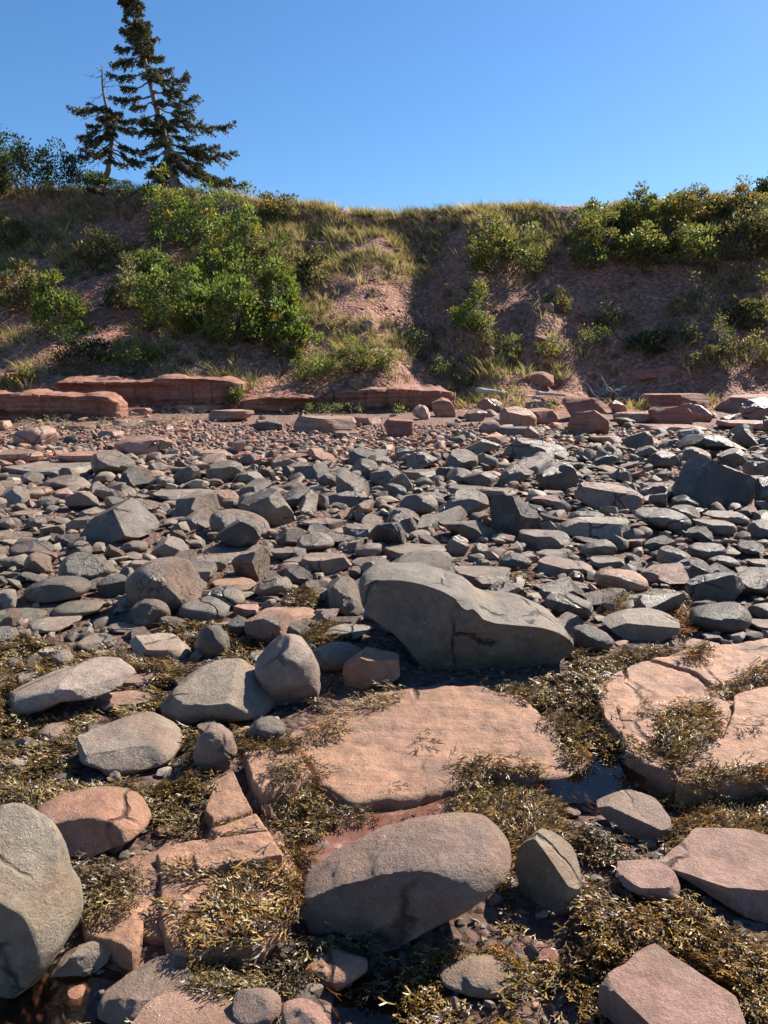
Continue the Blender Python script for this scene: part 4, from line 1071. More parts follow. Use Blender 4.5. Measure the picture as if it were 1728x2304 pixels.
# rubble on the bluff face
RME = [mesh_np('rubble_stone', *PROT[i], M['soilrock']) for i in (2, 3, 7, 8, 13, 18)]
for k in range(70):
    if k < 48: px, py = random.gauss(1010, 170), random.uniform(560, 850)
    else: px, py = random.uniform(0, 1728), random.uniform(780, 865)
    p = ray_ground(px, py)
    if p[1] < 17.9: continue
    r = random.uniform(.05, .16)
    o = obj('rubble_stone', random.choice(RME), loc=(p[0], p[1], p[2] + .1 * r), color=np.array(CC[random.choice('rrp')]) * random.uniform(.7, 1.1))
    o.scale = (r, r, r); o.rotation_euler = (random.gauss(.3, .3), random.gauss(0, .3), random.uniform(0, 6.28))
    tag(o, 'small broken red stone stuck in the bare earth of the bluff', 'stone', 'rubble on the bluff')
RB = Buf()
for k in range(1500):
    px, py = (random.gauss(1000, 150), random.uniform(540, 870)) if k < 900 else (random.uniform(0, 1728), random.uniform(700, 875))
    p = ray_ground(px, py)
    if p[1] < 17.6: continue
    r = random.uniform(.015, .05); V, F = random.choice(PROTS)
    RB.add((V * r) @ rotm(random.uniform(0, 6), .3, 0).T + p, F, np.array(CC[random.choice('rrpb')]) * random.uniform(.6, 1.1))
tag(obj('scree', RB.mesh('scree', M['gravel'])), 'fine red scree lying on the bluff slope', 'scree', kind='stuff')

# ------------------------------------------------------------------ tide pools
def pool(reg, pts, z, label):
    pp = PX(reg, pts)
    P = np.array([onplane(a, b, z) for a, b in pp]); c = P.mean(0)
    n = len(P); V = np.concatenate([P, [c]]) - c
    F = np.array([[i, (i + 1) % n, n] for i in range(n)])
    if sum(P[i][0] * P[(i + 1) % n][1] - P[(i + 1) % n][0] * P[i][1] for i in range(n)) < 0: F = F[:, ::-1]
    o = obj('tide_pool', mesh_np('tide_pool', V, F, M['water']), loc=c); tag(o, label, None, None, 'structure')
pool('4', [(640, 90), (740, 0), (900, -60), (1000, -60), (1110, 0), (1130, 110), (950, 190), (780, 200)], -.018, 'small clear pool reflecting blue sky')
pool('3', [(-100, 1100), (0, 1000), (250, 880), (480, 820), (640, 640), (700, 640), (720, 800), (640, 900), (520, 960), (480, 1060), (350, 1200), (-100, 1300)], -.085, 'shallow brown pool round the huge boulder')
pool('3', [(1300, 1000), (1420, 930), (1620, 940), (1800, 900), (1900, 960), (1800, 1040), (1750, 1250), (1400, 1280)], -.085, 'shallow brown pool by the orange-topped stone')
pool('4', [(560, 1000), (640, 880), (760, 830), (860, 860), (940, 1000), (980, 1250), (700, 1250)], -.085, 'narrow dark water channel between weedy rocks')

# ------------------------------------------------------------------ rockweed
OWN = []
def join_bvh(objs):
    V, F, n = [], [], 0
    for o in objs:
        me = o.data
        a = np.empty(len(me.vertices) * 3, np.float32); me.vertices.foreach_get('co', a); a = a.reshape(-1, 3) + np.array(o.location[:])
        if a[:, 1].min() > 8: continue
        V.append(a); F += [[i + n for i in p.vertices] for p in me.polygons]; n += len(a); OWN.extend([o.name.startswith('boulder')] * len(me.polygons))
    return BVHTree.FromPolygons([tuple(v) for v in np.concatenate(V)], F)
bvh = join_bvh(HERO)

def frond_template(sd):
    rr = random.Random(sd)
    V, F = [], []
    def strip(p, a, ln, w0, w1, z0, z1, dep):
        q = (p[0] + ln * math.cos(a), p[1] + ln * math.sin(a))
        mid = ((p[0] + q[0]) / 2 + rr.gauss(0, .03), (p[1] + q[1]) / 2 + rr.gauss(0, .03))
        i = len(V)
        for (c, w, z) in ((p, w0, z0), (mid, (w0 + w1) * .55, (z0 + z1) / 2 + rr.uniform(-.02, .05)), (q, w1, z1)):
            V.append((c[0] - math.sin(a) * w, c[1] + math.cos(a) * w, z + rr.uniform(-.02, .02)))
            V.append((c[0] + math.sin(a) * w, c[1] - math.cos(a) * w, z + rr.uniform(-.02, .02)))
        for k in (0, 2):
            F.append((i + k, i + k + 1, i + k + 3)); F.append((i + k, i + k + 3, i + k + 2))
        if dep > 0:
            s = rr.uniform(.35, .6)
            strip(q, a + s, ln * rr.uniform(.6, .85), w1, w1 * .9, z1, z1 + rr.uniform(-.05, .12), dep - 1)
            strip(q, a - rr.uniform(.3, .6), ln * rr.uniform(.6, .85), w1, w1 * .9, z1, z1 + rr.uniform(-.05, .12), dep - 1)
        else:
            pass
    strip((0, 0), 0, .45, .024, .036, 0, .10, 2 if sd % 2 == 1 else 1)
    V = np.array(V)
    V[:, 0] /= max(V[:, 0].max(), .5)
    return V, np.array(F)
FT = [frond_template(i) for i in range(8)]

WCOL = {'gold': [(.32, .195, .045), (.24, .15, .036), (.38, .25, .075), (.14, .085, .025), (.085, .052, .022), (.055, .036, .02)],
        'olive': [(.25, .175, .055), (.18, .13, .042), (.32, .225, .085), (.10, .07, .03), (.06, .042, .022), (.05, .036, .02)],
        'dark': [(.11, .078, .036), (.075, .054, .027), (.15, .11, .05), (.05, .037, .022), (.042, .031, .018), (.21, .15, .065)],
        'rust': [(.36, .13, .04), (.28, .11, .04), (.3, .18, .05), (.1, .055, .03)]}

def weed(reg, poly, dens, size, tone, label_buf, zmax=.2, flow=None):
    pp = PX(reg, poly)
    G = [tuple(onplane(a, b, .04)[:2]) for a, b in pp]
    gx = [g[0] for g in G]; gy = [g[1] for g in G]
    A = (max(gx) - min(gx)) * (max(gy) - min(gy))
    n = int(A * dens)
    X = rng.uniform(min(gx), max(gx), n); Y = rng.uniform(min(gy), max(gy), n)
    jx = X + rng.normal(0, .03, n); jy = Y + rng.normal(0, .03, n)
    keep = inpoly(jx, jy, G)
    Q = np.stack([X, Y, X * 0], -1)
    clump = fbm(Q, 5.5, 61, 2)
    keep &= clump > -.62
    X, Y, Q, clump = X[keep], Y[keep], Q[keep], clump[keep]
    if not len(X): return
    ang = vnoise(Q, 2.3, 62) * 2.6 + vnoise(Q, 7, 63) * 1.2 - 1.0 + rng.normal(0, .6, len(X))
    if flow is not None: ang = flow + rng.normal(0, .55, len(X))
    g = HF(X, Y)
    hue = vnoise(Q, 3.0, 66)
    n = len(X)
    Z = g.copy(); NZ = np.tile([0., 0., 1.], (n, 1)); dn = Vector((0, 0, -1))
    for k in range(n):
        hit = bvh.ray_cast(Vector((X[k], Y[k], 2.2)), dn)
        if hit[0] is not None and hit[0].z > Z[k]:
            if OWN[hit[2]] and hit[0].z > Z[k] + .03: Z[k] = 9; continue
            Z[k] = hit[0].z; NZ[k] = hit[1] if hit[1].z > 0 else -hit[1]
    T = np.stack([np.cos(ang), np.sin(ang), ang * 0], -1)
    T -= NZ * (T * NZ).sum(1)[:, None]
    ln = np.linalg.norm(T, axis=1)
    ok = (ln > .05) & (Z < zmax + .05 * clump)
    X, Y, Z, NZ, T, clump, n = X[ok], Y[ok], np.maximum(Z[ok], -.095), NZ[ok], T[ok] / ln[ok][:, None], clump[ok], int(ok.sum())
    if not n: return
    Bv = np.cross(NZ, T)
    T2 = T + NZ * rng.uniform(-.05, .45, (n, 1)); T2 /= np.linalg.norm(T2, axis=1)[:, None]
    N2 = np.cross(T2, Bv); ro = rng.normal(0, .6, (n, 1))
    B2 = Bv * np.cos(ro) + N2 * np.sin(ro); N3 = np.cross(T2, B2)
    lay = rng.random(n)
    off = .002 + lay * (.018 + .035 * np.clip(clump + .3, 0, 1))
    O = np.stack([X, Y, Z], -1) + NZ * off[:, None]
    L_ = size * rng.uniform(.6, 1.35, n)
    tn = np.array(WCOL[tone])[rng.integers(0, len(WCOL[tone]), n)]
    alt = rng.random(n) < .15; dk = np.array(WCOL['dark'])[rng.integers(0, len(WCOL['dark']), n)]
    tn = np.where(alt[:, None], dk, tn); ru = rng.random(n) < .012; tn[ru] = WCOL['rust'][0]
    tn = tn * rng.uniform(.75, 1.25, (n, 1))
    ti = rng.integers(0, 8, n)
    for q in range(8):
        m_ = ti == q; c = int(m_.sum())
        if not c: continue
        V, F = FT[q]
        R = np.stack([T2[m_], B2[m_], N3[m_]], 1)
        P = np.einsum('vi,nij->nvj', V, R) * L_[m_][:, None, None] + O[m_][:, None, :]
        label_buf.add(P.reshape(-1, 3), (F[None] + (np.arange(c) * len(V))[:, None, None]).reshape(-1, 3), (0, 0, 0))
        label_buf.C[-1] = np.repeat(tn[m_], len(V), 0)

WL, WR, WM = Buf(), Buf(), Buf()
# back of the weed belt
for (reg, poly, d, s, t, B) in [
    ('1', [(0, 440), (150, 450), (330, 500), (500, 520), (560, 490), (820, 550), (830, 600), (640, 660), (420, 650), (330, 560), (100, 720), (0, 800)], 1500, .10, 'olive', WL),
    ('1', [(-40, 640), (120, 620), (240, 650), (60, 760), (380, 690), (420, 760), (370, 860), (250, 900), (0, 900), (-40, 800)], 1900, .09, 'olive', WL),
    ('1', [(580, 780), (700, 690), (720, 800), (860, 840), (860, 890), (930, 960), (830, 980), (740, 890), (640, 840)], 2200, .085, 'olive', WL),
    ('1', [(620, 610), (780, 620), (700, 700), (640, 760), (520, 770), (560, 720), (660, 690)], 1800, .09, 'olive', WL),
    ('1', [(-40, 880), (200, 900), (330, 930), (540, 1000), (560, 1075), (830, 1000), (850, 1075), (-40, 1075)], 2200, .085, 'olive', WL),
    ('1', [(700, 390), (760, 370), (960, 390), (980, 440), (840, 460), (700, 430)], 1300, .10, 'olive', WL),
    ('1', [(1000, 440), (1130, 420), (1140, 500), (1090, 570), (1000, 545)], 1400, .10, 'olive', WL),
    ('1', [(1240, 390), (1400, 380), (1520, 440), (1420, 470), (1280, 450)], 1300, .10, 'olive', WL),
    ('1', [(1380, 620), (1480, 600), (1480, 700), (1380, 740)], 1000, .09, 'dark', WL),
    ('1', [(1250, 250), (1420, 270), (1420, 320), (1270, 320)], 900, .10, 'olive', WL),
    ('1', [(820, 230), (940, 190), (940, 240), (860, 250)], 1000, .1, 'dark', WL),
    ('1', [(1030, 860), (1240, 880), (1290, 900), (1280, 960), (1060, 950), (960, 840), (1000, 800), (1080, 820)], 1800, .085, 'olive', WL),
    ('1', [(1310, 850), (1520, 770), (1530, 800), (1370, 900), (1300, 930)], 900, .075, 'olive', WM),
    ('1', [(1520, 730), (1659, 690), (1740, 660), (1770, 700), (1640, 760), (1540, 780)], 700, .075, 'olive', WM),
    ('2', [(660, 620), (760, 590), (1040, 580), (930, 660), (925, 740), (950, 830), (1010, 880), (1140, 1010), (1150, 1075), (1060, 1060), (940, 980), (830, 950), (770, 860), (740, 740), (680, 680)], 2300, .085, 'olive', WM),
    ('2', [(400, 660), (560, 630), (680, 640), (700, 720), (560, 700)], 900, .08, 'olive', WM),
    ('2', [(640, 760), (760, 760), (780, 850), (700, 830)], 1100, .075, 'dark', WM),
    ('2', [(940, 480), (1080, 510), (1090, 545), (1010, 578), (880, 580)], 1900, .09, 'olive', WR),
    ('2', [(1240, 765), (1390, 755), (1425, 850), (1400, 920), (1260, 1010), (1180, 1060), (1150, 940), (1200, 860)], 2700, .08, 'gold', WR),
    ('2', [(1380, 700), (1500, 650), (1659, 600), (1800, 570), (1800, 610), (1659, 650), (1480, 715)], 1500, .08, 'gold', WR),
    ('2', [(1270, 545), (1400, 510), (1350, 585), (1290, 580)], 1500, .08, 'gold', WR),
    ('2', [(1080, 760), (1190, 780), (1170, 800), (1090, 790)], 1400, .07, 'gold', WR),
    ('2', [(1540, 850), (1620, 830), (1610, 870), (1560, 880)], 1200, .07, 'olive', WR),
    ('2', [(880, 270), (1130, 310), (1110, 345), (960, 350), (900, 310)], 1300, .10, 'olive', WM),
    ('2', [(1180, 300), (1320, 280), (1320, 400), (1240, 440), (1280, 360)], 1500, .10, 'rust', WM),
    ('2', [(1100, 490), (1260, 500), (1240, 530), (1110, 530)], 1200, .09, 'olive', WM),
    ('2', [(740, 480), (840, 480), (850, 580), (740, 600)], 1500, .10, 'olive', WM),
    ('2', [(550, 180), (640, 200), (640, 240), (590, 230)], 1200, .10, 'olive', WM),
    ('2', [(290, 970), (420, 940), (700, 960), (720, 1060), (560, 1090), (250, 1090)], 1700, .075, 'olive', WM),
    ('2', [(100, 840), (240, 880), (230, 900), (120, 870)], 900, .07, 'dark', WM),
    # foreground
    ('3', [(-40, 20), (270, 0), (560, 0), (540, 80), (300, 140), (130, 215), (0, 190)], 2600, .075, 'olive', WL),
    ('3', [(250, 330), (480, 430), (640, 420), (600, 470), (480, 490), (370, 600), (320, 520), (280, 400)], 3200, .07, 'dark', WL),
    ('3', [(520, 90), (700, 50), (950, 70), (920, 130), (890, 280), (780, 250), (690, 190), (620, 210), (560, 150)], 2600, .07, 'olive', WL),
    ('3', [(470, 470), (690, 480), (650, 570), (540, 590), (480, 640), (370, 610), (400, 540)], 2500, .065, 'olive', WL),
    ('3', [(700, 500), (860, 480), (1000, 520), (1050, 450), (1240, 430), (1345, 480), (1300, 640), (1200, 760), (1000, 800), (830, 770), (840, 640), (950, 560), (700, 600)], 3600, .07, 'gold', WM),
    ('3', [(1190, 50), (1300, 30), (1380, 60), (1450, 230), (1380, 380), (1240, 380), (1190, 250)], 2400, .07, 'olive', WM),
    ('3', [(1390, 150), (1659, 160), (1659, 210), (1420, 220)], 1700, .065, 'dark', WM),
    ('3', [(640, 860), (740, 820), (1000, 800), (1180, 800), (1260, 900), (1200, 980), (990, 1010), (900, 1040), (640, 1130), (580, 1060), (620, 960)], 3600, .065, 'olive', WM),
    ('3', [(1180, 740), (1330, 640), (1640, 760), (1640, 860), (1400, 850), (1300, 880)], 2600, .07, 'dark', WM),
    ('3', [(1190, 980), (1400, 1040), (1500, 1030), (1450, 1110), (1360, 1080)], 2000, .06, 'olive', WM),
    ('3', [(290, 970), (370, 975), (370, 1040), (300, 1050)], 3500, .05, 'olive', WL),
    ('3', [(680, 420), (830, 430), (840, 480), (690, 490)], 1800, .06, 'olive', WL),
    ('3', [(920, 300), (1120, 270), (1130, 310), (930, 330)], 1100, .055, 'olive', WM),
    ('4', [(100, 560), (260, 500), (430, 400), (550, 370), (570, 440), (560, 560), (600, 680), (830, 740), (830, 780), (640, 790), (680, 880), (580, 920), (480, 860), (330, 870), (250, 930), (100, 960), (40, 850), (110, 740)], 3800, .072, 'gold', WM),
    ('4', [(260, 100), (420, 100), (720, 120), (780, 220), (720, 300), (560, 390), (480, 250), (400, 210), (270, 170)], 3000, .072, 'gold', WM),
    ('4', [(0, 100), (280, 90), (280, 140), (0, 180)], 1700, .065, 'dark', WM),
    ('4', [(820, 250), (920, 220), (1060, 330), (1190, 370), (1150, 440), (860, 420), (800, 320)], 3000, .072, 'dark', WR),
    ('4', [(1060, 120), (1260, 90), (1500, 80), (1800, 40), (1800, 380), (1659, 350), (1440, 320), (1250, 350), (1240, 210), (1170, 150)], 3300, .078, 'gold', WR),
    ('4', [(850, 480), (1000, 440), (1180, 415), (1300, 520), (1420, 610), (1500, 680), (1640, 720), (1800, 720), (1800, 1200), (1590, 1152), (1500, 960), (1380, 860), (1200, 840), (1000, 815), (930, 860), (850, 960), (830, 860), (880, 720)], 4200, .07, 'gold', WR),
    ('4', [(20, 1080), (250, 940), (320, 1000), (440, 1020), (600, 1050), (680, 1200), (20, 1200)], 4500, .065, 'gold', WM),
    ('4', [(680, 1020), (760, 1000), (850, 1110), (850, 1190), (660, 1190)], 3800, .06, 'dark', WM),
    ('4', [(900, 1080), (960, 1080), (1060, 1200), (900, 1200)], 3500, .06, 'gold', WM),
]:
    weed(reg, poly, d * 6.0, s * .64, t, B, zmax=.18)
for B, lab in ((WL, 'olive rockweed lying round the pale wedge and freckled boulder'), (WM, 'golden and dark rockweed round the orange bedrock and long slanting boulder'), (WR, 'golden-brown rockweed mats on and below the cracked bedrock')):
    tag(obj('rockweed', B.mesh('rockweed', M['weed'], smooth=False)), lab, 'seaweed', kind='stuff')

# dry wrack line below the ledges
WK = Buf()
def wrack(poly, n, cols, size):
    xs = [p[0] for p in poly]; ys = [p[1] for p in poly]
    for _ in range(n):
        px, py = random.uniform(min(xs), max(xs)), random.uniform(min(ys), max(ys))
        if not inpoly(np.array([px]), np.array([py]), poly)[0]: continue
        p = onplane(px, py, .72); p[2] = H1(p[0], p[1])
        a = random.uniform(0, 6.28); V, F = FT[random.randrange(8)]
        L_ = size * random.uniform(.6, 1.3); rz = rotm(a, random.gauss(0, .35), random.gauss(0, .4))
        WK.add((V * L_) @ rz.T + p + np.array([0, 0, random.uniform(.01, .08)]), F, np.array(random.choice(cols)) * random.uniform(.8, 1.2))
straw = [(.40, .35, .24), (.33, .28, .18), (.26, .24, .13), (.2, .15, .1)]
wrack(PX('A', [(40, 265), (300, 240), (520, 250), (700, 235), (880, 245), (880, 275), (600, 290), (300, 300), (60, 290)]), 1700, straw, .14)
wrack(PX('A', [(1090, 250), (1300, 225), (1659, 220), (1850, 205), (1850, 235), (1659, 255), (1300, 265)]), 1100, straw, .14)
tag(obj('beach_wrack', WK.mesh('beach_wrack', M['wrack'], smooth=False)), 'pale dry wrack strewn along the foot of the ledges', 'seaweed', kind='stuff')

# ------------------------------------------------------------------ shrubs
def shrub(px, py, w, h, tone, label, leaf=.105, n=2600, group=None, cat='shrub', name='shrub', open_=0.0, dz=0.0):
    """px,py: base point; w,h: size in photograph pixels"""
    p = ray_ground(px, py)
    mpp = project(p)[2] / FPX
    rx, hz = w * mpp / 2, h * mpp
    ry = max(rx * .8, .35)
    root = bpy.data.objects.new(name, None); COL.objects.link(root); root.location = p + np.array([0, .0, dz])
    tag(root, label, cat, group)
    rr = random.Random(int(px * 7 + py))
    nc = max(10, int(26 * (rx * hz) ** .5 * 2.0))
    clumps = []
    for i in range(nc):
        while True:
            d = np.array([rr.uniform(-1, 1), rr.uniform(-1, 1), rr.uniform(0, 1)])
            q = np.linalg.norm(d)
            if .35 < q < 1: break
        d = d / q * (q ** .5)
        wob = .94 + .25 * math.sin(d[0] * 5 + px) + rr.uniform(-.2, .22)
        clumps.append((np.array([d[0] * rx * wob, d[1] * ry, d[2] * hz * .92 * wob]), rr.uniform(.55, 1.3)))
    B, SB = Buf(), Buf()
    per = max(10, int(1.9 * n / nc))
    for cpos, cs in clumps:
        cr = cs * (.10 + .13 * min(rx, hz))
        st = np.array([cpos[0] * .25, cpos[1] * .25, -.08])
        mid = (st + cpos) / 2 + np.array([rr.gauss(0, .05), rr.gauss(0, .05), .03])
        V, F = tube([st, mid, cpos], [.012, .008, .004], 4); SB.add(V, F)
        base = np.array(rr.choice(tone)) * rr.uniform(.65, 1.3)
        if rr.random() < .12: base = base * np.array([1.7, 1.15, .9])
        D = rng.normal(0, 1, (per, 3)); D /= np.linalg.norm(D, axis=1)[:, None] + 1e-9
        D[:, 2] = D[:, 2] * .8 + .15
        O = cpos + D * cr * rng.uniform(.25, 1.1, (per, 1)) ** .7 * np.array([1, 1, .95])
        A = D + rng.normal(0, .6, (per, 3)) + np.array([0, 0, .5]); A /= np.linalg.norm(A, axis=1)[:, None]
        Bv = np.cross(A, rng.normal(0, 1, (per, 3))); Bv /= np.linalg.norm(Bv, axis=1)[:, None] + 1e-9
        s = leaf * rng.uniform(.6, 1.25, (per, 1))
        P = np.stack([O, O + A * s * .5 + Bv * s * .27, O + A * s, O + A * s * .5 - Bv * s * .27], 1).reshape(-1, 3)
        i4 = np.arange(per)[:, None] * 4
        Fq = np.concatenate([i4 + np.array([0, 1, 2]), i4 + np.array([0, 2, 3])])
        cc = base * rng.uniform(.7, 1.3, (per, 1)); cc = np.repeat(cc, 4, 0)
        B.add(P, Fq, (1, 1, 1)); B.C[-1] = cc
    obj('foliage', B.mesh('foliage', M['leaf'], smooth=False), root)
    obj('stem', SB.mesh('stem', M['twig']), root)
    return root
GB = [(.125, .165, .042), (.095, .14, .04), (.155, .19, .05)]       # bright bayberry
GD = [(.035, .060, .022), (.045, .072, .026), (.03, .05, .02)]         # dark
GY = [(.19, .195, .065), (.15, .165, .055), (.11, .135, .045)]        # yellow-green alder
GO = [(.14, .135, .065), (.165, .15, .075), (.10, .105, .05)]          # olive, drying
shrub(60, 428, 215, 118, GD, 'dark dense shrub standing on the crest beside the small spruce', n=4200)
shrub(-20, 430, 110, 70, GD, 'dark shrub with browning tips on the crest, touching the denser one', n=1600)
shrub(235, 425, 130, 28, GD, 'flat dark juniper mat spreading under the small spruce', n=1800, leaf=.07)
JB = 'bright green bayberry '
shrub(425, 560, 190, 150, GB, JB + 'thicket right below the tall spruce', n=4200)
shrub(540, 590, 110, 140, GB, JB + 'shrub beside the thicket below the tall spruce', n=2200)
shrub(345, 640, 90, 90, GB, 'small pale-topped shrub standing clear of the bayberries', n=1300)
shrub(420, 740, 190, 150, GB, JB + 'shrub in the middle of the slope, broad and rounded', n=4000)
shrub(515, 765, 170, 150, GB, JB + 'shrub growing lowest in the dense slope patch', n=3400)
shrub(500, 640, 130, 90, GB, JB + 'shrub between the upper thicket and the dense slope patch', n=1900)
shrub(630, 730, 140, 150, GB, JB + 'shrub at the grassy edge of the dense patch', n=3000)
shrub(650, 800, 110, 110, GB, JB + 'shrub with grey twigs at its foot', n=2000)
shrub(600, 620, 90, 80, GO, 'olive shrub above the grassy edge of the bayberries', n=1300)
shrub(690, 640, 90, 80, GO, 'drab olive shrub beside the broken red outcrop', n=1300)
shrub(135, 750, 110, 130, GB, 'loose leafy shrub next to the dry twiggy bush', n=2200)
shrub(60, 690, 130, 90, GO, 'low olive scrub above the squared ledge', n=1700)
shrub(40, 560, 110, 60, GO, 'drab scrub below the bare red scar under the dark shrubs', n=1200)
shrub(230, 590, 120, 70, GO, 'olive scrub under the small spruce roots', n=1200)
shrub(290, 690, 100, 90, GO, 'yellowing bush between grass and bayberries', n=1300)
shrub(620, 505, 90, 75, GO, 'dusty olive shrub on the crest beyond the bayberries', n=1300)
shrub(310, 830, 150, 70, GB, 'leafy herbs above the dead branches', n=1400, leaf=.07)
shrub(180, 820, 110, 70, GD, 'dark low plant behind the squared ledge', n=1100, leaf=.07)
shrub(720, 850, 130, 60, GY, 'bright herb patch at the slope foot above the long ledge', n=1700, leaf=.06)
shrub(800, 830, 110, 60, GY, 'feathery bright herbs beside the gully mouth', n=1400, leaf=.06)
shrub(860, 830, 60, 50, GY, 'little clump of herbs at the gully mouth', n=700, leaf=.06)
shrub(1062, 738, 84, 78, GB, 'lone rounded bright bush on the bare slope', n=1700, leaf=.07)
shrub(1135, 610, 150, 110, GY, 'yellow-green shrub below the bare crest', n=2600)
shrub(1330, 600, 110, 130, GY, 'yellow-green alder hanging lowest from the crest thicket', n=2000)
CT = ('yellow-green alder in the thicket along the shaded crest', 'alders of the crest thicket')
for (a, b, w, h) in [(1360, 530, 140, 80), (1420, 510, 150, 90), (1495, 510, 160, 95), (1580, 500, 170, 85), (1660, 490, 160, 80), (1440, 590, 150, 110), (1540, 590, 170, 110), (1640, 580, 170, 110), (1725, 560, 120, 110)]:
    shrub(a, b, w, h * .78, GY if a < 1560 else GO, CT[0], n=2000, group=CT[1])
shrub(1728, 440, 90, 40, GD, 'dark bush on the skyline at the end of the alder thicket', n=1000)
shrub(1450, 795, 90, 55, GD, 'dark low bush under a tuft of dry grass', n=1000, leaf=.07)
shrub(1670, 735, 90, 70, GO, 'dim bush on the shaded bluff', n=1000)
for (a, b, w, h) in [(1560, 700, 110, 60), (1380, 740, 80, 55), (1520, 780, 100, 50), (1250, 700, 60, 45), (1700, 820, 90, 60), (1590, 830, 70, 45), (1690, 650, 100, 60)]:
    shrub(a, b, w, h, GO, 'low drab scrub tuft on the shaded bluff face', n=700, leaf=.075, group='scrub on the shaded bluff')
for (a, b, w, h, lab) in [(1150, 810, 40, 55, 'upright green herb on the slope behind the driftwood log'), (1330, 780, 70, 50, 'pale green herbs above the driftwood roots'), (990, 850, 70, 40, 'herbs right above the end of the long ledge'),
                     (930, 790, 80, 55, 'grassy green herbs in the gully mouth'), (1230, 800, 60, 40, 'thin herbs beside the wedge-shaped red stone'), (530, 905, 50, 45, 'green plant rooted between the ledges'), (1630, 800, 60, 80, 'tall pale weeds at the foot of the shaded bluff'),
                     (1095, 770, 60, 50, 'sparse herbs beside the stacked red stones'), (50, 860, 60, 24, 'small herbs behind the perched orange block')]:
    shrub(a, b, w, h, GY if a != 1630 else GO, lab, n=520, leaf=.06, cat='plant', name='herb')
for (a, w) in [(690, 70), (740, 60), (800, 90), (880, 80)]:
    shrub(a, 925, w, 16, [(.16, .19, .08), (.2, .21, .1)], 'low grey-green beach plant at the foot of the long ledge', n=420, leaf=.05, cat='plant', name='beach_plant', group='beach plants along the ledge')

# ------------------------------------------------------------------ grass
bare = [[(800, 500), (1000, 485), (1260, 485), (1230, 590), (1090, 640), (1010, 640), (990, 700), (1130, 700), (1230, 610), (1420, 680), (1400, 745), (1230, 760), (1040, 740), (880, 730), (800, 700), (770, 640), (920, 640), (880, 560)],
        [(0, 470), (110, 455), (130, 520), (40, 540), (0, 530)], [(700, 830), (1000, 820), (1020, 880), (560, 880)], [(1180, 860), (1728, 850), (1728, 900), (1180, 900)],
        [(640, 540), (740, 530), (740, 580), (650, 585)], [(540, 780), (640, 790), (640, 850), (540, 850)], [(740, 640), (860, 640), (840, 720), (750, 710)]]
GS = Buf()
TAN = [(.42, .34, .20), (.34, .28, .155), (.26, .22, .115), (.19, .165, .085), (.48, .40, .26)]
GRN = [(.10, .115, .045), (.125, .13, .055), (.075, .09, .035)]
def tufts(n, xr, yr, hlo, hhi, dens_bare=.06, green=.3):
    X = rng.uniform(*xr, n); Y = rng.uniform(*yr, n); Z = HF(X, Y)
    a, b, _ = project(np.stack([X, Y, Z], -1))
    P = np.stack([X, Y, X * 0], -1)
    dn = fbm(P, .8, 91, 3); gr = vnoise(P, .6, 93)
    mask = dn > -.3
    inb = np.zeros(n, bool)
    for poly in bare: inb |= inpoly(a, b, poly)
    mask &= ~inb | (rng.random(n) < dens_bare)
    mask &= ~((a > 1130) & (b > 590)) | (rng.random(n) < max(.5, dens_bare * .5))
    mask &= (a > -150) & (a < 1880)
    for k in np.nonzero(mask)[0]:
        m = rng.integers(9, 17)
        hh = rng.uniform(hlo, hhi)
        ang = rng.uniform(0, 2 * math.pi, m); r = rng.uniform(0, .10, m)
        base = np.stack([X[k] + r * np.cos(ang), Y[k] + r * np.sin(ang), np.full(m, Z[k] - .03)], -1)
        lean = rng.uniform(.1, .7, m); h_ = hh * rng.uniform(.55, 1.15, m)
        dirv = np.stack([np.cos(ang) * lean - .12, np.sin(ang) * lean - .2, np.ones(m)], -1)
        mid = base + dirv * (h_ * .55)[:, None]
        tip = mid + (dirv * np.array([1.7, 1.7, .75])) * (h_ * .45)[:, None]
        sd = np.stack([-np.sin(ang + 1), np.cos(ang + 1), ang * 0], -1) * rng.uniform(.005, .011, (m, 1))
        V = np.stack([base - sd, base + sd, mid - sd * .8, mid + sd * .8, tip], 1).reshape(-1, 3)
        i5 = np.arange(m)[:, None] * 5
        F = np.concatenate([i5 + np.array([0, 1, 3]), i5 + np.array([0, 3, 2]), i5 + np.array([2, 3, 4])])
        tone = GRN if rng.random() < green + .3 * gr[k] else TAN
        c = np.array(tone[rng.integers(len(tone))]) * rng.uniform(.7, 1.15)
        GS.add(V, F, c)
tufts(9000, (-14.5, 14.5), (18.5, 28.8), .14, .42)
tufts(6500, (-15, 15), (25.2, 29.6), .18, .42, dens_bare=1, green=.12)
tufts(900, (-15, 15), (29.4, 33), .25, .5, dens_bare=1, green=.1)
tag(obj('grass', GS.mesh('grass', M['grass'], smooth=False)), 'dry tan and olive grass over the bluff and its crest', 'grass', kind='stuff')

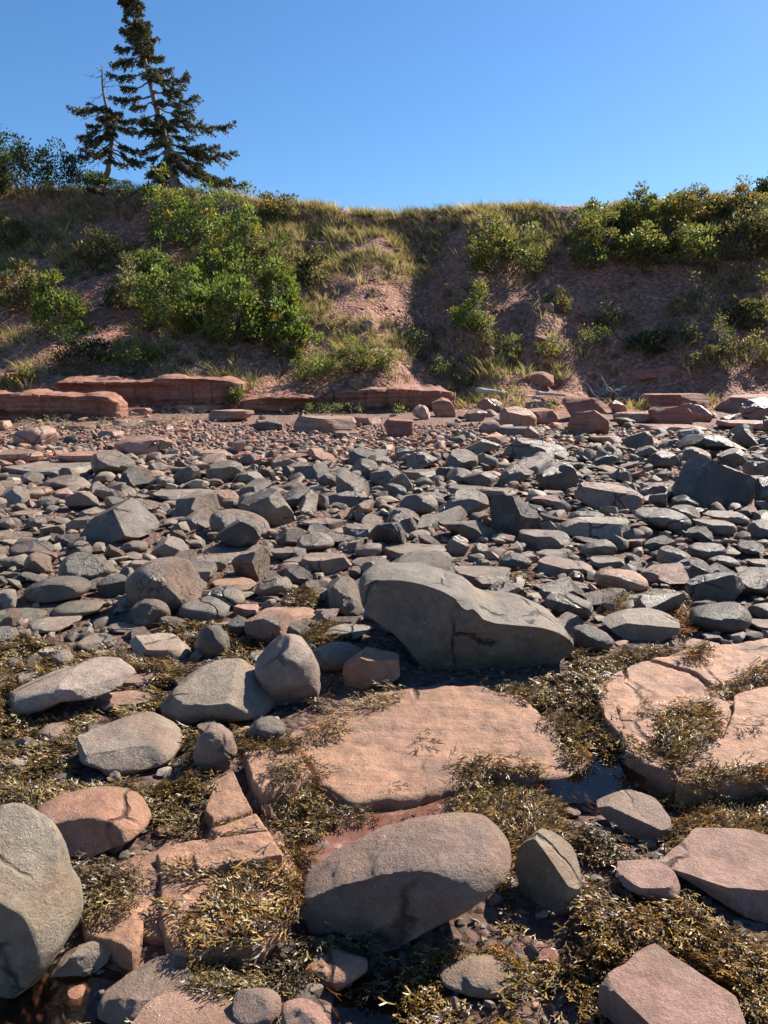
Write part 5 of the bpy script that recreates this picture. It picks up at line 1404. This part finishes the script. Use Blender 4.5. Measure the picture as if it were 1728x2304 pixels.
# ------------------------------------------------------------------ spruces
def zt(x, y): return x / 1.92, y / 1.92
def spruce(trunk, tips, Y, r0, label, dens=1.0, dead=None, column=None, seed=1, extra=20, maxlen=None):
    rr = random.Random(seed)
    T = np.array([unproj(*zt(a, b), Y) for a, b in trunk])
    gz = H1(T[0][0], Y); T[0][2] = min(T[0][2], gz) - .15
    root = bpy.data.objects.new('spruce_tree', None); COL.objects.link(root)
    org = np.array([T[0][0], Y, gz]); root.location = org
    tag(root, label, 'tree')
    T = T - org
    n = len(T)
    # dense resample of the trunk
    t = np.linspace(0, n - 1, 40)
    TT = np.stack([np.interp(t, np.arange(n), T[:, i]) for i in range(3)], -1)
    for _ in range(3): TT[1:-1] = (TT[:-2] + TT[2:] + 2 * TT[1:-1]) / 4
    TT[:, 1] += .12 * np.sin(np.linspace(0, 3, 40))
    rad = r0 * (1 - np.linspace(0, 1, 40)) ** .85 + .012
    rad[:3] *= [1.5, 1.25, 1.1]
    V, F = tube(TT, rad, 9); obj('trunk', mesh_np('trunk', V, F, M['bark']), root)
    zs = TT[:, 2]
    def at(z): return np.array([np.interp(z, zs, TT[:, i]) for i in range(3)])
    FB = Buf(); NB = [(.08, .095, .05), (.10, .115, .058), (.062, .076, .042), (.14, .135, .072), (.11, .09, .058)]
    def needles(O, A, s, c):
        m = len(O)
        Bv = np.cross(A, rng.normal(0, 1, (m, 3))); Bv /= np.linalg.norm(Bv, axis=1)[:, None] + 1e-9
        w = s * .20
        P = np.stack([O - Bv * w * .5, O + Bv * w * .5, O + A * s * .6 + Bv * w, O + A * s, O + A * s * .6 - Bv * w], 1).reshape(-1, 3)
        i5 = np.arange(m)[:, None] * 5
        FB.add(P, np.concatenate([i5 + np.array([0, 1, 2]), i5 + np.array([0, 2, 4]), i5 + np.array([2, 3, 4])]), c)
    def limb(tip, z_from, leafy=True, thick=None):
        s = at(z_from)
        v = tip - s; L_ = np.linalg.norm(v)
        if L_ < .05: return
        ts = np.linspace(0, 1, 9)
        sag = -.10 * L_ * np.sin(ts * math.pi) + .03 * L_ * ts ** 4
        pts = s + ts[:, None] * v; pts[:, 2] += sag
        pts[1:-1] += rng.normal(0, .018 * L_, (7, 3))
        th = thick or (.012 + .016 * L_)
        V, F = tube(pts, th * (1 - ts) + .005, 5)
        obj('limb', mesh_np('limb', V, F, M['bark']), root)
        if not leafy: return
        h = v / L_; side = np.cross(h, [0, 0, 1]); side /= np.linalg.norm(side) + 1e-9
        nt_ = int((9 + 13 * L_) * dens)
        for k in range(nt_):
            u = rr.uniform(.22, 1.0) ** .8
            p0 = np.array([np.interp(u, ts, pts[:, i]) for i in range(3)])
            ln = (.12 + .34 * L_ * (1.05 - u)) * rr.uniform(.5, 1.1)
            ln = min(ln, .62)
            d = side * rr.choice((-1, 1)) * rr.uniform(.5, 1.0) + h * rr.uniform(.3, 1.0) + np.array([0, 0, rr.uniform(-.38, .22)])
            d /= np.linalg.norm(d)
            m = max(7, int(ln * 80))
            uu = rng.uniform(0, 1, (m, 1))
            O = p0 + d * uu * ln + np.array([0, 0, -.09]) * uu ** 2 + rng.normal(0, .018, (m, 3))
            A = d + rng.normal(0, .42, (m, 3)) + np.array([0, 0, .16]); A /= np.linalg.norm(A, axis=1)[:, None]
            c = np.array(rr.choice(NB)) * rr.uniform(.75, 1.3)
            needles(O, A, rng.uniform(.05, .115, (m, 1)), c)
    H_ = zs[-1]
    prof = {}
    for (a, b, up) in tips:
        P = unproj(*zt(a, b), Y) - org
        dy = rr.uniform(-.45, .45) * abs(P[0] - at(P[2])[0]) * .8
        P[1] += dy
        z_from = P[2] + up * np.hypot(P[0] - at(P[2])[0], dy)
        z_from = min(max(z_from, .25), H_ * .985)
        limb(P, z_from)
        prof[P[2]] = abs(P[0] - at(P[2])[0])
    zz = np.array(sorted(prof)); ww = np.array([prof[z] for z in zz])
    for k in range(extra):
        z = rr.uniform(zz[0] * 1.0, zz[-1])
        L_ = np.interp(z, zz, ww) * rr.uniform(.45, .85)
        s = at(z); a = rr.choice((-1, 1)) * math.pi / 2 + rr.gauss(0, .55)
        limb(s + np.array([math.cos(a) * L_, math.sin(a) * L_, -.12 * L_]), min(z, H_ * .98))
    if column:
        z0, z1, w0 = column
        for k in range(46):
            u = rr.random(); z = z0 + (z1 - z0) * u
            L_ = w0 * (1 - .72 * u ** 1.3) * rr.uniform(.5, 1.1); a = rr.uniform(0, 6.28); s = at(z)
            limb(s + np.array([math.cos(a) * L_, math.sin(a) * L_, .08 * L_]), z)
        m = 60
        O = at(H_ * .99) + rng.normal(0, .04, (m, 3)); A = rng.normal(0, .5, (m, 3)) + np.array([0, 0, 1.0]); A /= np.linalg.norm(A, axis=1)[:, None]
        needles(O, A, rng.uniform(.08, .2, (m, 1)), NB[0])
    obj('crown', FB.mesh('crown', M['needle'], smooth=False), root)
    if dead:
        for (a, b, a2, b2) in dead:
            DB = Buf()
            P = unproj(*zt(a, b), Y) - org; Q = unproj(*zt(a2, b2), Y) - org
            Q[1] += rr.uniform(-.25, .25)
            ts = np.linspace(0, 1, 5); pts = P + ts[:, None] * (Q - P); pts[1:-1] += rng.normal(0, .03, (3, 3))
            V, F = tube(pts, .012 * (1 - ts) + .005, 4); DB.add(V, F)
            for _ in range(4):
                u = rr.uniform(.3, .95); s = np.array([np.interp(u, ts, pts[:, q]) for q in range(3)]); e = s + (Q - P) * .25 + rng.normal(0, .12, 3)
                V, F = tube([s, (s + e) / 2 + rng.normal(0, .02, 3), e], [.007, .006, .004], 3); DB.add(V, F)
            obj('dead_twig', DB.mesh('dead_twig', M['twig']), root)
    return root, TT + org

tall = spruce([(757, 815), (740, 700), (710, 600), (690, 520), (665, 440), (645, 360), (630, 290), (615, 220), (595, 150), (575, 80), (558, 3)],
    [(478, 268, .15), (472, 322, .1), (480, 428, .1), (520, 378, .2), (565, 512, .2), (585, 575, .35), (600, 645, .5), (640, 690, .5), (655, 772, .3), (505, 210, .2), (512, 250, .2),
     (648, 185, .2), (735, 285, .1), (755, 345, .15), (828, 345, -.25), (868, 440, 0), (835, 475, .1), (1005, 535, .05), (885, 628, .1), (1030, 690, .18), (1062, 800, .35), (1000, 762, .3), (870, 750, .3), (800, 400, .1),
     (700, 250, .2), (850, 520, .1), (960, 655, .2), (760, 560, .3), (640, 560, .2), (560, 455, .2), (820, 590, .2), (880, 700, .25), (700, 720, .2)],
    29.5, .12, 'tall wind-leaned spruce on the crest with bare lower trunk', column=(4.6, 7.3, .66), seed=5, extra=40, dens=1.7,
    dead=[(640, 240, 655, 190), (690, 620, 610, 690), (740, 720, 640, 800), (740, 690, 860, 770), (760, 740, 850, 830), (720, 650, 900, 690)])
spruce([(425, 800), (470, 722), (478, 640), (474, 560), (458, 470), (442, 400), (438, 340), (440, 278)],
    [(300, 467, .1), (335, 590, .4), (338, 637, .5), (352, 680, .5), (385, 545, .3), (600, 655, .5), (582, 560, .25), (622, 705, .4), (590, 690, .5), (550, 520, .2), (420, 500, .2), (520, 490, .2), (540, 640, .4), (415, 600, .5), (500, 580, .3), (370, 620, .5)],
    29.5, .095, 'smaller half-dead spruce with a crooked trunk and bare top', dens=1.6, seed=9, extra=20,
    dead=[(440, 330, 395, 345), (440, 300, 420, 300), (442, 370, 490, 380), (445, 400, 400, 440), (445, 350, 470, 320), (460, 480, 365, 520), (470, 550, 380, 500), (478, 640, 420, 720), (478, 650, 545, 740),
          (440, 780, 350, 750), (435, 790, 370, 790), (440, 800, 490, 830), (450, 760, 560, 790), (440, 385, 480, 350)])

# ------------------------------------------------------------------ driftwood and dead branches
def tangle(name, reg, box, nb, label, cat, mat, rad=.012, up=.6, Ldiv=1.0, seed=3):
    rr = random.Random(seed)
    pp = PX(reg, [(box[0], box[1]), (box[2], box[3])])
    p = ray_ground((pp[0][0] + pp[1][0]) / 2, pp[1][1]); mpp = project(p)[2] / FPX
    w, h = (pp[1][0] - pp[0][0]) * mpp, (pp[1][1] - pp[0][1]) * mpp
    B = Buf()
    for k in range(nb):
        s = np.array([rr.gauss(0, .22) * w, rr.uniform(-.1, .35), rr.uniform(0, .25) * h])
        a = rr.uniform(0, 6.28); L_ = rr.uniform(.3, .6) * max(w, h) * Ldiv
        d = np.array([math.cos(a), .5 * math.sin(a), rr.uniform(-.1, 1) * up]); d /= np.linalg.norm(d)
        ts = np.linspace(0, 1, 7); pts = s + ts[:, None] * d * L_
        pts[1:] += np.cumsum(rng.normal(0, .05 * L_, (6, 3)), 0)
        pts[:, 2] = np.clip(pts[:, 2], .0, h * 1.05)
        V, F = tube(pts, rad * rr.uniform(.5, 1.4) * (1.1 - ts), 4); B.add(V, F)
    o = obj(name, B.mesh(name, M[mat]), loc=p); tag(o, label, cat)
    return o
tangle('driftwood_roots', 'B', (880, 55, 1030, 185), 46, 'bleached tangle of driftwood roots at the bluff foot', 'driftwood', 'drift', .028, .9, 1.0, 3)
tangle('driftwood_branches', 'B', (990, 135, 1130, 195), 18, 'grey driftwood branches beside the root tangle', 'driftwood', 'drift', .02, .3, 1.0, 4)
tangle('branch_pile', 'A', (470, 15, 720, 75), 60, 'pale dead branches heaped on the thickest red ledge', 'branches', 'drift', .012, .35, .9, 5)
tangle('branch_pile', 'A', (760, 20, 940, 75), 36, 'second smaller heap of dead branches beside grass tufts', 'branches', 'drift', .010, .5, .8, 6)
tangle('dead_brush', 'A', (1110, 80, 1310, 160), 60, 'grey dead brush between thick ledge and low split ledge', 'branches', 'twig', .010, .5, .6, 7)
tangle('dead_bush', 'C', (300, 580, 540, 770), 110, 'dry leafless twiggy bush on the slope above the ledges', 'bush', 'drift', .009, .9, .8, 8)
tangle('dead_bush', 'C', (1140, 620, 1270, 760), 50, 'grey leafless twigs beside the bayberry at the slope foot', 'bush', 'twig', .009, 1.0, .8, 9)
def log(reg, pts, r, label, Yadd=0):
    pp = PX(reg, pts); W3 = []
    for a, b in pp:
        g = ray_ground(a, b + 8); W3.append(unproj(a, b, g[1] - .1))
    yy = np.mean([w[1] for w in W3]); W3 = np.array([unproj(a, b, yy) for a, b in pp]); c = W3.mean(0)
    n = len(W3); t = np.linspace(0, n - 1, 16); P = np.stack([np.interp(t, np.arange(n), W3[:, i]) for i in range(3)], -1) - c
    P[:, 1] += .08 * np.sin(t * 2)
    V, F = tube(P, r * (1.1 - .6 * np.linspace(0, 1, 16)) * (1 + .1 * np.sin(t * 9)), 8)
    o = obj('driftwood_log', mesh_np('driftwood_log', V, F, M['drift']), loc=c); tag(o, label, 'log')
log('B', [(400, 148), (480, 158), (560, 170), (640, 180), (690, 186)], .062, 'long thin bleached driftwood log beyond the upright orange block')
log('B', [(660, 162), (720, 166), (785, 172)], .05, 'short bleached driftwood pole overlapping the long thin log')
log('C', [(246, 290), (270, 245), (305, 188)], .03, 'pale dead stick leaning against the slope below the small spruce')
